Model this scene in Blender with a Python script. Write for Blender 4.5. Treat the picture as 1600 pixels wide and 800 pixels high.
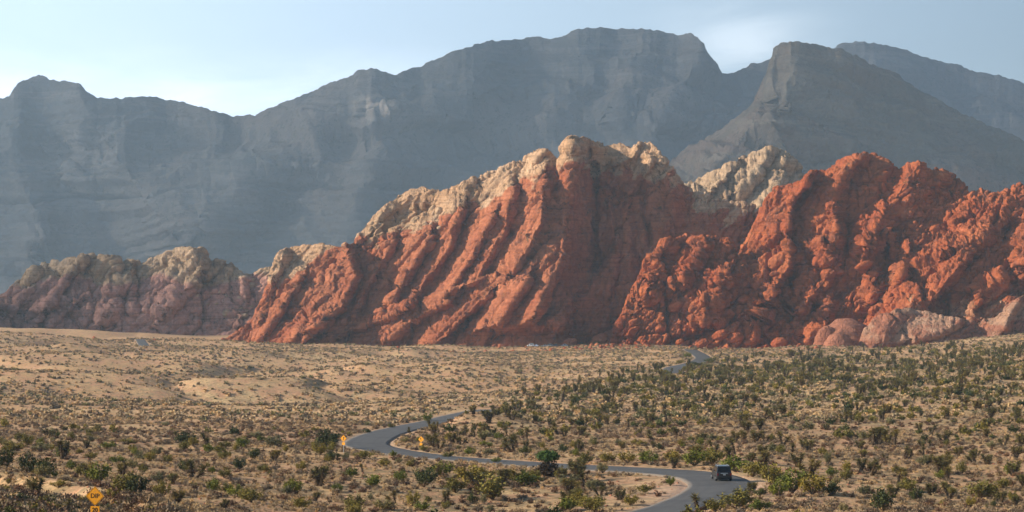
import bpy, math, random, re
import numpy as np
from mathutils import Vector, Matrix
for o in list(bpy.data.objects): bpy.data.objects.remove(o)
random.seed(7); rng = np.random.default_rng(11)
R = math.radians
SC = bpy.context.scene
COL = SC.collection
# ------------------------------------------------------------------ camera
FPX, YH, CZ = 3600.0, 450.0, 60.0            # focal length in photo pixels, horizon row, eye height
PITCH = math.atan((YH-400)/FPX)
cam = bpy.data.cameras.new('camera'); camo = bpy.data.objects.new('camera', cam); COL.objects.link(camo)
cam.sensor_width = 36; cam.lens = 36*FPX/1600; cam.clip_start = 1; cam.clip_end = 60000
camo.location = (0, 0, CZ); camo.rotation_euler = (math.pi/2+PITCH, 0, 0)
SC.camera = camo
SC.render.resolution_x = 1024; SC.render.resolution_y = 512
# ------------------------------------------------------------------ light
SUN_EL, SUN_AZ = R(24), R(-95)               # azimuth from the view direction, negative = left
SDIR = Vector((math.sin(SUN_AZ)*math.cos(SUN_EL), math.cos(SUN_AZ)*math.cos(SUN_EL), math.sin(SUN_EL)))
w = bpy.data.worlds.new('World'); SC.world = w; w.use_nodes = True
nt = w.node_tree; nt.nodes.clear()
def N(nt, kind, **kw):
    n = nt.nodes.new(kind)
    for k, v in kw.items():
        if k.startswith('i_'): n.inputs[int(k[2:]) if k[2:].isdigit() else k[2:]].default_value = v
        else: setattr(n, k, v)
    return n
sky = N(nt, 'ShaderNodeTexSky', sky_type='NISHITA', sun_disc=False, sun_elevation=SUN_EL, sun_rotation=SUN_AZ,
        altitude=1100, air_density=1.0, dust_density=0.15, ozone_density=2.0)
bg = N(nt, 'ShaderNodeBackground'); bg.inputs[1].default_value = 0.052
wo = N(nt, 'ShaderNodeOutputWorld')
# thin low clouds, fixed in the sky's own directions
tc = N(nt, 'ShaderNodeTexCoord')
sep = N(nt, 'ShaderNodeSeparateXYZ'); nt.links.new(tc.outputs['Generated'], sep.inputs[0])
def M(nt, op, a, b=None, c=None, clamp=False):
    n = nt.nodes.new('ShaderNodeMath'); n.operation = op; n.use_clamp = clamp
    for i, v in enumerate((a, b, c)):
        if v is None: continue
        if isinstance(v, (int, float)): n.inputs[i].default_value = v
        else: nt.links.new(v, n.inputs[i])
    return n.outputs[0]
def ramp(nt, fac, stops, interp='LINEAR'):
    n = nt.nodes.new('ShaderNodeValToRGB'); n.color_ramp.interpolation = interp
    e = n.color_ramp.elements
    while len(e) < len(stops): e.new(0.5)
    for i, (p, c) in enumerate(stops):
        e[i].position = p; e[i].color = (c, c, c, 1) if isinstance(c, (int, float)) else (*c, 1)
    nt.links.new(fac, n.inputs[0]); return n.outputs[0]
def mixc(nt, f, a, b, mode='MIX'):
    n = nt.nodes.new('ShaderNodeMix'); n.data_type = 'RGBA'; n.blend_type = mode
    for s, v in ((0, f), (6, a), (7, b)):
        if isinstance(v, (int, float)): n.inputs[s].default_value = v
        elif isinstance(v, tuple): n.inputs[s].default_value = (*v[:3], 1)
        else: nt.links.new(v, n.inputs[s])
    return n.outputs[2]
def noise(nt, vec, scale, detail=4, rough=0.55, dist=0.0, vscale=None, out=0):
    n = nt.nodes.new('ShaderNodeTexNoise'); n.inputs['Scale'].default_value = scale
    n.inputs['Detail'].default_value = detail; n.inputs['Roughness'].default_value = rough; n.inputs['Distortion'].default_value = dist
    if vscale:
        m = nt.nodes.new('ShaderNodeMapping'); m.inputs['Scale'].default_value = vscale
        if len(vscale) == 3: pass
        nt.links.new(vec, m.inputs[0]); vec = m.outputs[0]
    nt.links.new(vec, n.inputs['Vector']); return n.outputs[out]
az = M(nt, 'ARCTAN2', sep.outputs[0], sep.outputs[1])      # 0 ahead, positive right
el = sep.outputs[2]
def bump(v, c, wd):                                         # smooth bell
    d = M(nt, 'DIVIDE', M(nt, 'SUBTRACT', v, c), wd)
    return M(nt, 'EXPONENT', M(nt, 'MULTIPLY', M(nt, 'MULTIPLY', d, d), -1.0))
cl = noise(nt, tc.outputs['Generated'], 16, 6, 0.6, 0.6, vscale=(1, 1, 3.5))
cw = ramp(nt, cl, [(0.30, 0.0), (0.62, 1.0)])
lowband = M(nt, 'MULTIPLY', M(nt, 'MULTIPLY', bump(el, 0.074, 0.022), ramp(nt, M(nt, 'MULTIPLY_ADD', az, 1.0, 0.5), [(0.30, 0.6), (0.42, 1.0), (0.50, 0.0)])), ramp(nt, noise(nt, tc.outputs['Generated'], 3, 3), [(0.35, 0.3), (0.6, 1.0)]))
wisp = M(nt, 'MULTIPLY', M(nt, 'MULTIPLY', bump(az, 0.100, 0.030), bump(el, 0.104, 0.017)), 0.17)
fac = M(nt, 'ADD', M(nt, 'MULTIPLY', lowband, 0.6), M(nt, 'MULTIPLY', wisp, 1.3))
fac = M(nt, 'MULTIPLY', fac, M(nt, 'MULTIPLY_ADD', cw, 0.85, 0.15), clamp=True)
vf = M(nt, 'MULTIPLY', M(nt, 'EXPONENT', M(nt, 'MULTIPLY', M(nt, 'MAXIMUM', el, 0.0), -5.0)), M(nt, 'MULTIPLY_ADD', sep.outputs[0], -1.8, 0.64, clamp=True), clamp=True)
veil = mixc(nt, vf, sky.outputs[0], (23.0, 28.6, 34.5))      # whitish veil, thicker low down and towards the sun
skyc = mixc(nt, fac, veil, (40.0, 40.8, 41.5))
nt.links.new(skyc, bg.inputs[0]); nt.links.new(bg.outputs[0], wo.inputs[0])
sl = bpy.data.lights.new('sun', 'SUN'); sl.energy = 5.0; sl.angle = R(0.5); sl.color = (1.0, 0.865, 0.68)
so = bpy.data.objects.new('sun', sl); COL.objects.link(so)
so.rotation_euler = SDIR.to_track_quat('Z', 'Y').to_euler()
SC.view_settings.view_transform = 'Standard'; SC.view_settings.look = 'None'
SC.view_settings.exposure = 0.58; SC.view_settings.gamma = 1.0; SC.view_settings.use_curve_mapping = False
SC.cycles.max_bounces = 6; SC.cycles.volume_bounces = 1; SC.cycles.diffuse_bounces = 3

# ------------------------------------------------------------------ small maths
def h3(ix, iy, iz, s=0):
    n = (ix.astype(np.int64)*374761393 + iy.astype(np.int64)*668265263 + iz.astype(np.int64)*1274126177 + s*974711) & 0xffffffff
    n = ((n ^ (n >> 13))*1274126177) & 0xffffffff
    n = ((n ^ (n >> 15))*2246822519) & 0xffffffff
    n = n ^ (n >> 16)
    return n.astype(np.float64)/4294967295.0
def vnoise(x, y, z=None, s=0):
    if z is None: z = np.zeros_like(x)
    x0, y0, z0 = np.floor(x), np.floor(y), np.floor(z)
    fx, fy, fz = x-x0, y-y0, z-z0
    ux, uy, uz = (f*f*f*(f*(f*6-15)+10) for f in (fx, fy, fz))
    r = 0
    for i in (0, 1):
        for j in (0, 1):
            for k in (0, 1):
                r = r + h3(x0+i, y0+j, z0+k, s)*(ux if i else 1-ux)*(uy if j else 1-uy)*(uz if k else 1-uz)
    return r*2-1
def fbm(x, y, z=None, o=4, s=0, g=0.5, lac=2.03):
    r, a, t = 0, 1.0, 0
    for i in range(o):
        r = r + a*vnoise(x, y, z, s+i*17); t += a; a *= g; x = x*lac+3.1; y = y*lac+1.7
        if z is not None: z = z*lac+5.3
    return r/t
def worley(x, y, z, s=0):
    x0, y0, z0 = np.floor(x), np.floor(y), np.floor(z)
    f1 = np.full(x.shape, 9.0); f2 = np.full(x.shape, 9.0); cid = np.zeros(x.shape)
    for i in (-1, 0, 1):
        for j in (-1, 0, 1):
            for k in (-1, 0, 1):
                a, b, c = x0+i, y0+j, z0+k
                d = (a+h3(a, b, c, s)-x)**2 + (b+h3(a, b, c, s+1)-y)**2 + (c+h3(a, b, c, s+2)-z)**2
                m = d < f1
                f2 = np.where(m, f1, np.minimum(f2, d)); cid = np.where(m, h3(a, b, c, s+3), cid); f1 = np.where(m, d, f1)
    return np.sqrt(f1), np.sqrt(f2), cid
def sstep(a, b, x):
    t = np.clip((x-a)/(b-a), 0, 1); return t*t*(3-2*t)
def px2w(x, y, D):
    p = PITCH; u = (400-y)/FPX
    ry = math.cos(p)-math.sin(p)*u; rz = math.sin(p)+math.cos(p)*u
    return (x-800)/FPX*D/ry, D+0*ry, CZ+D*rz/ry
def w2px(X, Y, Z):
    p = PITCH; dz = Z-CZ
    f = Y*math.cos(p)+dz*math.sin(p); u = -Y*math.sin(p)+dz*math.cos(p)
    return 800+FPX*X/f, 400-FPX*u/f
def poly(x, pts):
    a = np.array(pts, float); return np.interp(x, a[:, 0], a[:, 1])
def segdist(px, py, pts):
    """distance to a polyline; sign negative on its left in x; also position along it"""
    best = np.full(px.shape, 1e9); sg = np.ones(px.shape); al = np.zeros(px.shape); L = 0
    for (ax, ay), (bx, by) in zip(pts[:-1], pts[1:]):
        dx, dy = bx-ax, by-ay; ll = dx*dx+dy*dy
        t = np.clip(((px-ax)*dx+(py-ay)*dy)/ll, 0, 1)
        qx, qy = ax+t*dx, ay+t*dy
        d = np.hypot(px-qx, py-qy); m = d < best
        cr = (px-qx)*(-dy)+(py-qy)*dx          # side
        if -dy < 0 or (dy == 0 and dx < 0): cr = -cr
        best = np.where(m, d, best); sg = np.where(m, np.sign(cr+1e-9), sg); al = np.where(m, L+t*math.sqrt(ll), al); L += math.sqrt(ll)
    return best, sg, al

# ------------------------------------------------------------------ object helpers
def link(o, parent=None):
    COL.objects.link(o)
    if parent is not None: o.parent = parent
    return o
def tag(o, label=None, cat=None, group=None, kind=None):
    if label: o['label'] = label
    if cat: o['category'] = cat
    if group: o['group'] = group
    if kind: o['kind'] = kind
    return o
def np_mesh(name, V, F, mat, smooth=False, attrs=None, matidx=None):
    me = bpy.data.meshes.new(name); V = np.asarray(V, np.float32); F = np.asarray(F, np.int32)
    k = F.shape[1]
    me.vertices.add(len(V)); me.vertices.foreach_set('co', V.ravel())
    me.loops.add(F.size); me.loops.foreach_set('vertex_index', F.ravel())
    me.polygons.add(len(F)); me.polygons.foreach_set('loop_start', np.arange(0, F.size, k, dtype=np.int32))
    me.polygons.foreach_set('loop_total', np.full(len(F), k, np.int32))
    if smooth: me.polygons.foreach_set('use_smooth', np.ones(len(F), bool))
    for m in (mat if isinstance(mat, (list, tuple)) else [mat]): me.materials.append(m)
    if matidx is not None: me.polygons.foreach_set('material_index', np.asarray(matidx, np.int32))
    for an, av in (attrs or {}).items():
        a = me.attributes.new(an, 'FLOAT', 'POINT'); a.data.foreach_set('value', np.asarray(av, np.float32).ravel())
    me.update(); me.validate(); return me
def grid_faces(ny, nx):
    i = np.arange(ny*nx).reshape(ny, nx)
    return np.stack([i[:-1, :-1], i[:-1, 1:], i[1:, 1:], i[1:, :-1]], -1).reshape(-1, 4)
def grid_obj(name, P, mat, attrs=None, smooth=True):
    ny, nx = P.shape[:2]
    me = np_mesh(name, P.reshape(-1, 3), grid_faces(ny, nx), mat, smooth, attrs)
    return link(bpy.data.objects.new(name, me))

# ------------------------------------------------------------------ materials
def newmat(name, rough=0.9, spec=0.2):
    m = bpy.data.materials.new(name); m.use_nodes = True; nt = m.node_tree
    b = nt.nodes['Principled BSDF']; b.inputs['Roughness'].default_value = rough
    b.inputs['Specular IOR Level'].default_value = spec
    return m, nt, b
def geo(nt): return nt.nodes.new('ShaderNodeNewGeometry').outputs['Position']
def attr(nt, name):
    n = nt.nodes.new('ShaderNodeAttribute'); n.attribute_name = name; return n.outputs['Fac']
def bumpn(nt, b, h, dist, strength=1.0, normal=None):
    n = nt.nodes.new('ShaderNodeBump'); n.inputs['Distance'].default_value = dist; n.inputs['Strength'].default_value = strength
    nt.links.new(h, n.inputs['Height'])
    if normal is not None: nt.links.new(normal, n.inputs['Normal'])
    nt.links.new(n.outputs[0], b.inputs['Normal']); return n.outputs[0]
def rock_mat(name, red, red2, tan, tan2, bedding=0.5):
    m, nt, b = newmat(name, 0.95, 0.1); P = geo(nt)
    n1 = noise(nt, P, 0.035, 5, 0.6); n2 = noise(nt, P, 0.25, 6, 0.65, 0.5)
    st = noise(nt, P, 1.0, 4, 0.6, 1.2, vscale=(0.012, 0.02, 0.35))      # beds
    pits = noise(nt, P, 0.7, 3, 0.7)
    cr = mixc(nt, ramp(nt, n1, [(0.35, 0), (0.65, 1)]), red, red2)
    ct = mixc(nt, ramp(nt, n1, [(0.35, 0), (0.65, 1)]), tan, tan2)
    tw = M(nt, 'ADD', attr(nt, 'tan'), M(nt, 'MULTIPLY', M(nt, 'SUBTRACT', M(nt, 'ADD', M(nt, 'MULTIPLY', n1, 0.8), n2), 0.9), 0.9))
    c = mixc(nt, ramp(nt, tw, [(0.35, 0), (0.65, 1)]), cr, ct)
    c = mixc(nt, 1.0, c, ramp(nt, st, [(0.25, 0.62), (0.5, 1.0), (0.75, 1.12)]), 'MULTIPLY')
    c = mixc(nt, 1.0, c, ramp(nt, n2, [(0.25, 0.66), (0.5, 0.98), (0.8, 1.15)]), 'MULTIPLY')
    varn = noise(nt, P, 1.0, 5, 0.65, 0.8, vscale=(0.11, 0.06, 0.02))   # desert varnish streaks
    c = mixc(nt, M(nt, 'MULTIPLY', ramp(nt, varn, [(0.52, 0), (0.68, 1)]), 0.5), c, (0.10, 0.055, 0.045))
    # brush that grows in the cracks
    cv = M(nt, 'MULTIPLY', attr(nt, 'crack'), ramp(nt, noise(nt, P, 0.35, 3, 0.7), [(0.52, 0), (0.60, 1)]))
    c = mixc(nt, M(nt, 'MULTIPLY', cv, 0.75), c, (0.055, 0.06, 0.03))
    nt.links.new(c, b.inputs['Base Color'])
    hh = M(nt, 'ADD', M(nt, 'MULTIPLY', n2, 1.0), M(nt, 'MULTIPLY', st, bedding))
    mp = nt.nodes.new('ShaderNodeMapping'); mp.inputs['Rotation'].default_value = (0, R(37), 0); mp.inputs['Scale'].default_value = (1.0, 0.7, 0.45); nt.links.new(P, mp.inputs[0])
    va = nt.nodes.new('ShaderNodeVectorMath'); va.operation = 'MULTIPLY_ADD'; nn_ = nt.nodes.new('ShaderNodeTexNoise'); nn_.inputs['Scale'].default_value = 0.12; nn_.inputs['Detail'].default_value = 4
    nt.links.new(P, nn_.inputs['Vector']); nt.links.new(nn_.outputs['Color'], va.inputs[0]); va.inputs[1].default_value = (9, 9, 9); nt.links.new(mp.outputs[0], va.inputs[2])
    for vs_, wt in ((0.16, 1.0), (0.42, 0.5)):            # joints that split the rock
        vo = nt.nodes.new('ShaderNodeTexVoronoi'); vo.feature = 'DISTANCE_TO_EDGE'; vo.inputs['Scale'].default_value = vs_; nt.links.new(va.outputs[0], vo.inputs['Vector'])
        hh = M(nt, 'ADD', hh, M(nt, 'MULTIPLY', ramp(nt, vo.outputs['Distance'], [(0.0, 0.0), (0.09, 1.0)]), wt*0.20))
    hh = M(nt, 'ADD', hh, M(nt, 'MULTIPLY', pits, 0.35))
    bumpn(nt, b, hh, 2.2, 0.8)
    return m
RED = rock_mat('red_sandstone', (0.38, 0.118, 0.058), (0.50, 0.185, 0.092), (0.52, 0.31, 0.175), (0.61, 0.40, 0.25))
ORANGE = rock_mat('orange_sandstone', (0.38, 0.094, 0.038), (0.51, 0.158, 0.064), (0.50, 0.25, 0.13), (0.58, 0.32, 0.20))
TANR = rock_mat('pale_sandstone', (0.48, 0.245, 0.19), (0.58, 0.31, 0.24), (0.49, 0.32, 0.19), (0.57, 0.40, 0.26))
PINK = rock_mat('pink_sandstone', (0.38, 0.15, 0.09), (0.46, 0.20, 0.125), (0.44, 0.24, 0.155), (0.50, 0.30, 0.20), 0.9)

def mountain_mat(name, c1, c2, c3, sc=1.0):
    m, nt, b = newmat(name, 0.95, 0.05); P = geo(nt)
    n1 = noise(nt, P, 0.0022*sc, 5, 0.6, 0.6)
    st = noise(nt, P, 1.0, 5, 0.7, 1.6, vscale=(0.0018, 0.0022, 0.016))
    n2 = noise(nt, P, 0.02*sc, 5, 0.7)
    c = mixc(nt, ramp(nt, n1, [(0.35, 0), (0.65, 1)]), c1, c2)
    c = mixc(nt, M(nt, 'MULTIPLY', ramp(nt, st, [(0.48, 0), (0.62, 1)]), ramp(nt, noise(nt, P, 0.0012*sc, 3, 0.5), [(0.4, 0.15), (0.6, 0.9)])), c, c3)
    dots = noise(nt, P, 0.055*sc, 3, 0.8)
    c = mixc(nt, M(nt, 'MULTIPLY', ramp(nt, dots, [(0.55, 0), (0.63, 1)]), M(nt, 'MULTIPLY', ramp(nt, n1, [(0.4, 0.3), (0.6, 1)]), 0.6)), c, (0.07, 0.075, 0.05))
    c = mixc(nt, 1.0, c, ramp(nt, n2, [(0.2, 0.8), (0.5, 1.0), (0.8, 1.12)]), 'MULTIPLY')
    nt.links.new(c, b.inputs['Base Color'])
    hh = M(nt, 'ADD', M(nt, 'MULTIPLY', n2, 1.0), M(nt, 'MULTIPLY', st, 0.35))
    bumpn(nt, b, hh, 22.0, 0.8)
    return m
MT_FAR = mountain_mat('far_mountain_rock', (0.15, 0.155, 0.16), (0.20, 0.175, 0.165), (0.28, 0.26, 0.25))
MT_NEAR = mountain_mat('near_mountain_rock', (0.17, 0.155, 0.12), (0.27, 0.18, 0.14), (0.32, 0.26, 0.20), 1.3)

# ------------------------------------------------------------------ rock and mountain relief
def relief(name, x0, x1, dx, nt_, skyl, basel, D0, slope, ridges=(), steps=(), detail=None, tanf=None, mat=None,
           round_=1.15, back=None, skyj=1.0, mainD=None, minD=None):
    """a solid rock body: front slope up to its skyline, its back behind; skyline and base are rows in the photo"""
    xs = np.arange(x0, x1+dx, dx); ts = np.concatenate([np.linspace(0, 1, nt_), 1+np.linspace(0.03, 1, 14)**1.3])
    X, T = np.meshgrid(xs, ts)
    sk = poly(xs, skyl); ba = poly(xs, basel)
    sk = sk + skyj*(vnoise(xs/7, xs*0)*1.6+vnoise(xs/3, xs*0+3)*0.8)
    H = (ba-sk)/FPX*D0
    tt = np.minimum(T, 1)
    Yp = ba + (sk-ba)*tt
    Hs = np.convolve(np.pad(H, 20, 'edge'), np.ones(41)/41, 'valid')
    dep = Hs*slope
    D = D0 + dep*tt**round_
    if mainD is not None: D = D - mainD(X, Yp)
    Rl = np.zeros_like(X)
    wx = X + 5*fbm(X/45, Yp/45, o=3, s=5)*skyj; wy = Yp + 4*fbm(X/45, Yp/45, o=3, s=9)*skyj
    for pts, wl, wr, h in ridges:
        h = h*1.45 if D0 < 3000 else h
        d, s, al = segdist(wx, wy, pts)
        wd = np.where(s < 0, wl, wr); u = np.clip(d/wd, 0, 1)
        Rl += h*np.where(s < 0, (1-u)**1.3*(1+0.3*u), (1-u*u)**2)
    for pts, wd, h in steps:          # ground in front of (below) a line stands proud
        yl = poly(X, pts); xa, xb = pts[0][0], pts[-1][0]
        m = sstep(xa-25, xa+10, wx)*(1-sstep(xb-10, xb+25, wx))
        Rl += h*sstep(-wd, 0, wy-yl)*m*np.exp(-np.maximum(wy-yl, 0)/120)
    D = D - Rl
    if minD is not None: D = np.maximum(D, minD(X, Yp))
    # back side
    bk = T > 1; tb = np.clip(T-1, 0, 1)
    bd = (back if back else 1.3)*np.maximum(Hs, 20)
    D = np.where(bk, D + bd*tb, D)
    wxx, wyy, wz = px2w(X, Yp, D)
    top = wz.copy(); zb = px2w(xs, ba, D0)[2]
    wz = np.where(bk, top + (zb-40-top)*sstep(0, 1, tb)*0.98, wz)
    P = np.stack([wxx, wyy, wz], -1)
    du = np.gradient(P, axis=1); dv = np.gradient(P, axis=0)
    n = np.cross(du, dv); n /= np.linalg.norm(n, axis=-1, keepdims=True)+1e-9
    n = np.where(n[..., 1:2] > 0, -n, n) if False else n
    crack = np.zeros_like(X)
    if detail is not None:
        d, crack = detail(P, X, Yp)
        if D0 < 3000: d = np.where(T > 0.9, np.clip(d, -1.6, 5.0), d)      # no spikes along the skyline
        fade = np.where(bk, 0.6, 1-0.35*sstep(0.93, 1.0, T)) if D0 < 3000 else np.where(bk, 0.22, 1-0.78*sstep(0.80, 1.0, T))
        P = P + n*(d*fade)[..., None]
    # skirt down into the ground
    P[0, :, 2] -= 45
    at = {'tan': (tanf(X, Yp) if tanf else np.zeros_like(X)), 'crack': crack}
    o = grid_obj(name, P, mat, at)
    return o, P
def worley_rel(x, y, z, s=0):
    x0, y0, z0 = np.floor(x), np.floor(y), np.floor(z)
    f1 = np.full(x.shape, 9.0); f2 = f1.copy(); cid = np.zeros(x.shape); rx = cid.copy(); ry = cid.copy(); rz = cid.copy()
    for i in (-1, 0, 1):
        for j in (-1, 0, 1):
            for k in (-1, 0, 1):
                a, b, c = x0+i, y0+j, z0+k
                u, v, w_ = x-a-h3(a, b, c, s), y-b-h3(a, b, c, s+1), z-c-h3(a, b, c, s+2)
                d = u*u+v*v+w_*w_; m = d < f1
                f2 = np.where(m, f1, np.minimum(f2, d)); cid = np.where(m, h3(a, b, c, s+3), cid); f1 = np.where(m, d, f1)
                rx = np.where(m, u, rx); ry = np.where(m, v, ry); rz = np.where(m, w_, rz)
    return np.sqrt(f1), np.sqrt(f2), cid, rx, ry, rz
def boulder_detail(amp1, s1, amp2, s2, rib=0, ribw=30, jumble=None, st0=1.9, dome=0.35):
    def f(P, X, Y):
        x, y, z = P[..., 0], P[..., 1], P[..., 2]
        al = x*0.60+z*0.80; ac = x*0.80-z*0.60                 # along and across the beds, which climb to the right
        wq = 10*fbm(x/42, y/42, z/42, 4, 21, 0.6); wr = 10*fbm(x/42+9, y/42, z/42, 4, 25, 0.6)
        big = fbm(x/60, y/60, z/60, 2, 27)
        d = np.zeros_like(x); crk = np.zeros_like(x); j = jumble(X, Y) if jumble else np.ones_like(X)
        for k, (sz, am, st) in enumerate(((s1*2.1, amp1*1.1, st0), (s1*0.95, amp1*0.52, 1.9), (s2, amp2*0.75, 1.7), (s2*0.5, amp2*0.5, 1.5), (s2*0.24, amp2*0.30, 1.3))):
            f1, f2, c, rx, ry, rz = worley_rel((ac+wq)/sz, (y+0.4*wq)/sz, (al+wr)/(sz*st), 3+10*k)
            e = f2-f1; g1 = np.floor(c*997); ga = h3(g1, g1*0+1, g1*0, 77)-0.62; gb = h3(g1, g1*0+2, g1*0, 78)-0.5     # every block has its own tilt, most face left
            facet = -2.4*(ga*rx+gb*rz*0.8)
            rd_ = np.sqrt(np.clip(1-(f1/0.95)**2, 0, 1))
            sel = sstep(0.30, 0.55, c+0.35*big) if k else 1.0
            jj = j if k else np.maximum(j, 0.75)
            d = d+jj*am*sel*(0.75*facet*(1-dome)+dome*1.3*(rd_-0.6)+0.5*(c-0.5)+0.30*sstep(0, 0.3, e))
            cr = (1-sstep(0.0, (0.05, 0.07, 0.10, 0.12, 0.14)[k], e))*(sel if k else 1); d = d-(0.35+0.65*jj)*am*(1.1, 1.5, 1.3, 0.8, 0.6)[k]*cr
            if k < 3: crk = np.maximum(crk, cr)
        # thin dipping beds weathered into ledges
        q = (z*0.93-x*0.33+7*fbm(x/70, y/70, z/50, 3, 51))/3.1; ph = q-np.floor(q); hq = h3(np.floor(q), np.floor(q)*0, np.floor(q)*0, 52)
        d = d+0.75*(hq*0.9+0.15)*(0.5-ph)*sstep(-0.3, 0.3, vnoise(x/40, z/40, s=53))
        if rib:
            a2 = (X*0.86+Y*0.50); l2 = X*0.50-Y*0.86
            wv = 26*fbm(X/75, Y/75, o=4, s=31, g=0.6)
            u = (a2+wv)/ribw; v = l2/160.0
            for k, (fr, am) in enumerate(((1, 1.0), (2.3, 0.5), (5.3, 0.22))):
                q = u*fr + 1.3*vnoise(u*fr*0.25+7*k, v*fr*1.3, s=40+k)
                ph = q-np.floor(q); idx = np.floor(q)
                pr = np.where(ph < 0.86, (ph/0.86)**0.8, (1-ph)/0.14)   # long lit flank, short steep one
                am2 = (0.15+1.5*h3(idx, idx*0+k, idx*0, 9))*sstep(-0.3, 0.35, vnoise(u*fr*0.45, v*fr*4.5, s=60+k))
                d = d + rib*am*am2*(pr-0.6)
        d = d+0.5*fbm(x/2.2, y/2.2, z/2.2, 3, 91)
        return d, crk
    return f

GL = [(-600, 508), (0, 519), (100, 520), (165, 524), (215, 527), (260, 530), (300, 535), (340, 541), (400, 544), (800, 542), (900, 540), (940, 536), (1060, 533),
      (1100, 538), (1150, 543), (1200, 548), (1300, 543), (1400, 540), (1500, 535), (1560, 525), (1600, 517), (2200, 470)]
# distant ranges -------------------------------------------------------
def mt_detail(amp, sz, led, ledh, dip=0.0):
    def f(P, X, Y):
        x, y, z = P[..., 0], P[..., 1], P[..., 2]
        wx = sz*0.5*fbm(x/sz*.8, y/sz*.8, z/sz*.8, 3, 71)
        def gul(s_, sd): return 1-np.abs(vnoise((x+wx)/s_, y/(s_*1.5), (z+0.3*wx)/(s_*3.0), sd))*2
        g = amp*(0.55*gul(sz, 70)+0.30*gul(sz*0.45, 72)+0.18*gul(sz*0.2, 73)+0.09*gul(sz*0.09, 74)-0.5)
        q = (z+dip*x+55*fbm(x/900, y/900, z/600, 4, 75, 0.6))/ledh
        for k, (fr, am) in enumerate(((0.45, 1.6), (1.0, 1.0), (2.7, 0.4))):
            qq = q*fr+0.37*k; i0 = np.floor(qq); ph = qq-i0
            keep = h3(i0, i0*0+k, i0*0, 5); cont = sstep(-0.35, 0.45, vnoise(x/(sz*1.6), z/(sz*.6), s=90+k)+keep-0.45)
            g += led*am*keep*cont*np.where(ph < 0.3, -1+ph/0.3*2, 1-2*(ph-0.3)/0.7)        # cliff band over a longer slope
        g += amp*0.16*fbm(x/(sz*.22), y/(sz*.22), z/(sz*.22), 5, 77, 0.62)
        return g, np.zeros_like(x)
    return f
M1S = [(-700, 210), (-300, 190), (-120, 170), (0, 152), (15, 145), (35, 127), (60, 121), (90, 126), (122, 130), (135, 140), (150, 152), (165, 154), (200, 152), (240, 149), (258, 156), (290, 161),
       (320, 170), (345, 176), (365, 183), (400, 182), (440, 165), (480, 145), (520, 126), (545, 122), (560, 112), (578, 107), (600, 112), (618, 119), (650, 107), (690, 92), (712, 80), (730, 70), (770, 62),
       (830, 56), (860, 57), (890, 46), (915, 40), (960, 41), (1000, 43), (1040, 48), (1062, 54), (1078, 51), (1092, 56), (1102, 66), (1107, 84), (1120, 102), (1130, 113), (1145, 115), (1165, 107), (1200, 92),
       (1240, 80), (1300, 110), (1500, 200), (1900, 300)]
mts = dict(back=0.9, mat=MT_FAR)
m1r = [([(700, 92), (650, 130), (612, 175), (585, 235), (560, 300), (540, 380)], 230, 130, 330),
       ([(578, 107), (520, 160), (450, 210), (400, 262), (340, 330)], 150, 90, 170),
       ([(1100, 66), (1050, 150), (1010, 240), (960, 330)], 180, 60, 220), ([(900, 50), (860, 150), (800, 260), (740, 370)], 140, 110, 180),
       ([(120, 130), (150, 200), (210, 290), (260, 360)], 90, 140, 220), ([(10, 150), (20, 250), (60, 360)], 120, 60, 120), ([(320, 172), (330, 240), (380, 320)], 70, 60, 90),
       ([(1000, 60), (985, 110), (960, 170)], 40, 50, 70), ([(780, 66), (750, 110), (700, 180)], 60, 60, 80)]
M3S = [(1080, 260), (1230, 130), (1280, 90), (1300, 75), (1320, 65), (1345, 63), (1380, 69), (1410, 74), (1430, 82), (1470, 95), (1520, 112), (1560, 120), (1600, 130), (1750, 170), (2100, 230)]
o, _ = relief('mountains', 1080, 2100, 3.0, 110, M3S, [(0, 458), (2200, 458)], 8200, 1.25, [([(1345, 63), (1400, 160), (1430, 260)], 120, 120, 200)], (),
              mt_detail(50, 420, 22, 95), **mts); tag(o, 'hazy grey ridge behind the sloping peak at the far right', kind='structure')
o, _ = relief('mountains', -700, 1500, 2.4, 230, M1S, [(-900, 462), (0, 458), (2200, 456)], 6900, 1.15, m1r, [([(560, 200), (700, 150), (860, 118), (960, 108), (1060, 130), (1120, 160)], 12, 40), ([(-100, 200), (0, 205), (60, 215), (140, 290)], 14, 35)],
              mt_detail(60, 420, 22, 80), **mts); tag(o, 'long hazy grey mountain wall with a flat summit', kind='structure')
M2S = [(960, 330), (1040, 255), (1060, 240), (1090, 222), (1120, 200), (1150, 185), (1170, 170), (1176, 155), (1184, 138), (1196, 115), (1202, 92), (1206, 76), (1220, 67), (1250, 67), (1290, 72),
       (1330, 85), (1380, 110), (1430, 140), (1480, 165), (1530, 188), (1580, 210), (1620, 235), (1750, 290), (2000, 380)]
o, _ = relief('mountains', 960, 2000, 2.0, 200, M2S, [(0, 462), (2200, 458)], 4700, 1.1,
              [([(1212, 70), (1205, 110), (1195, 160), (1150, 230), (1080, 310)], 60, 260, 300), ([(1235, 80), (1240, 130), (1225, 160)], 25, 60, 60), ([(1330, 85), (1400, 200), (1480, 290)], 120, 90, 110)],
              [([(1120, 200), (1176, 170), (1230, 155), (1290, 190), (1350, 240)], 8, 55)], mt_detail(52, 260, 17, 48, 0.30), back=0.9, mat=MT_NEAR)
tag(o, 'steep wedge shaped peak with a cliff on its left edge', kind='structure')

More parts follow.
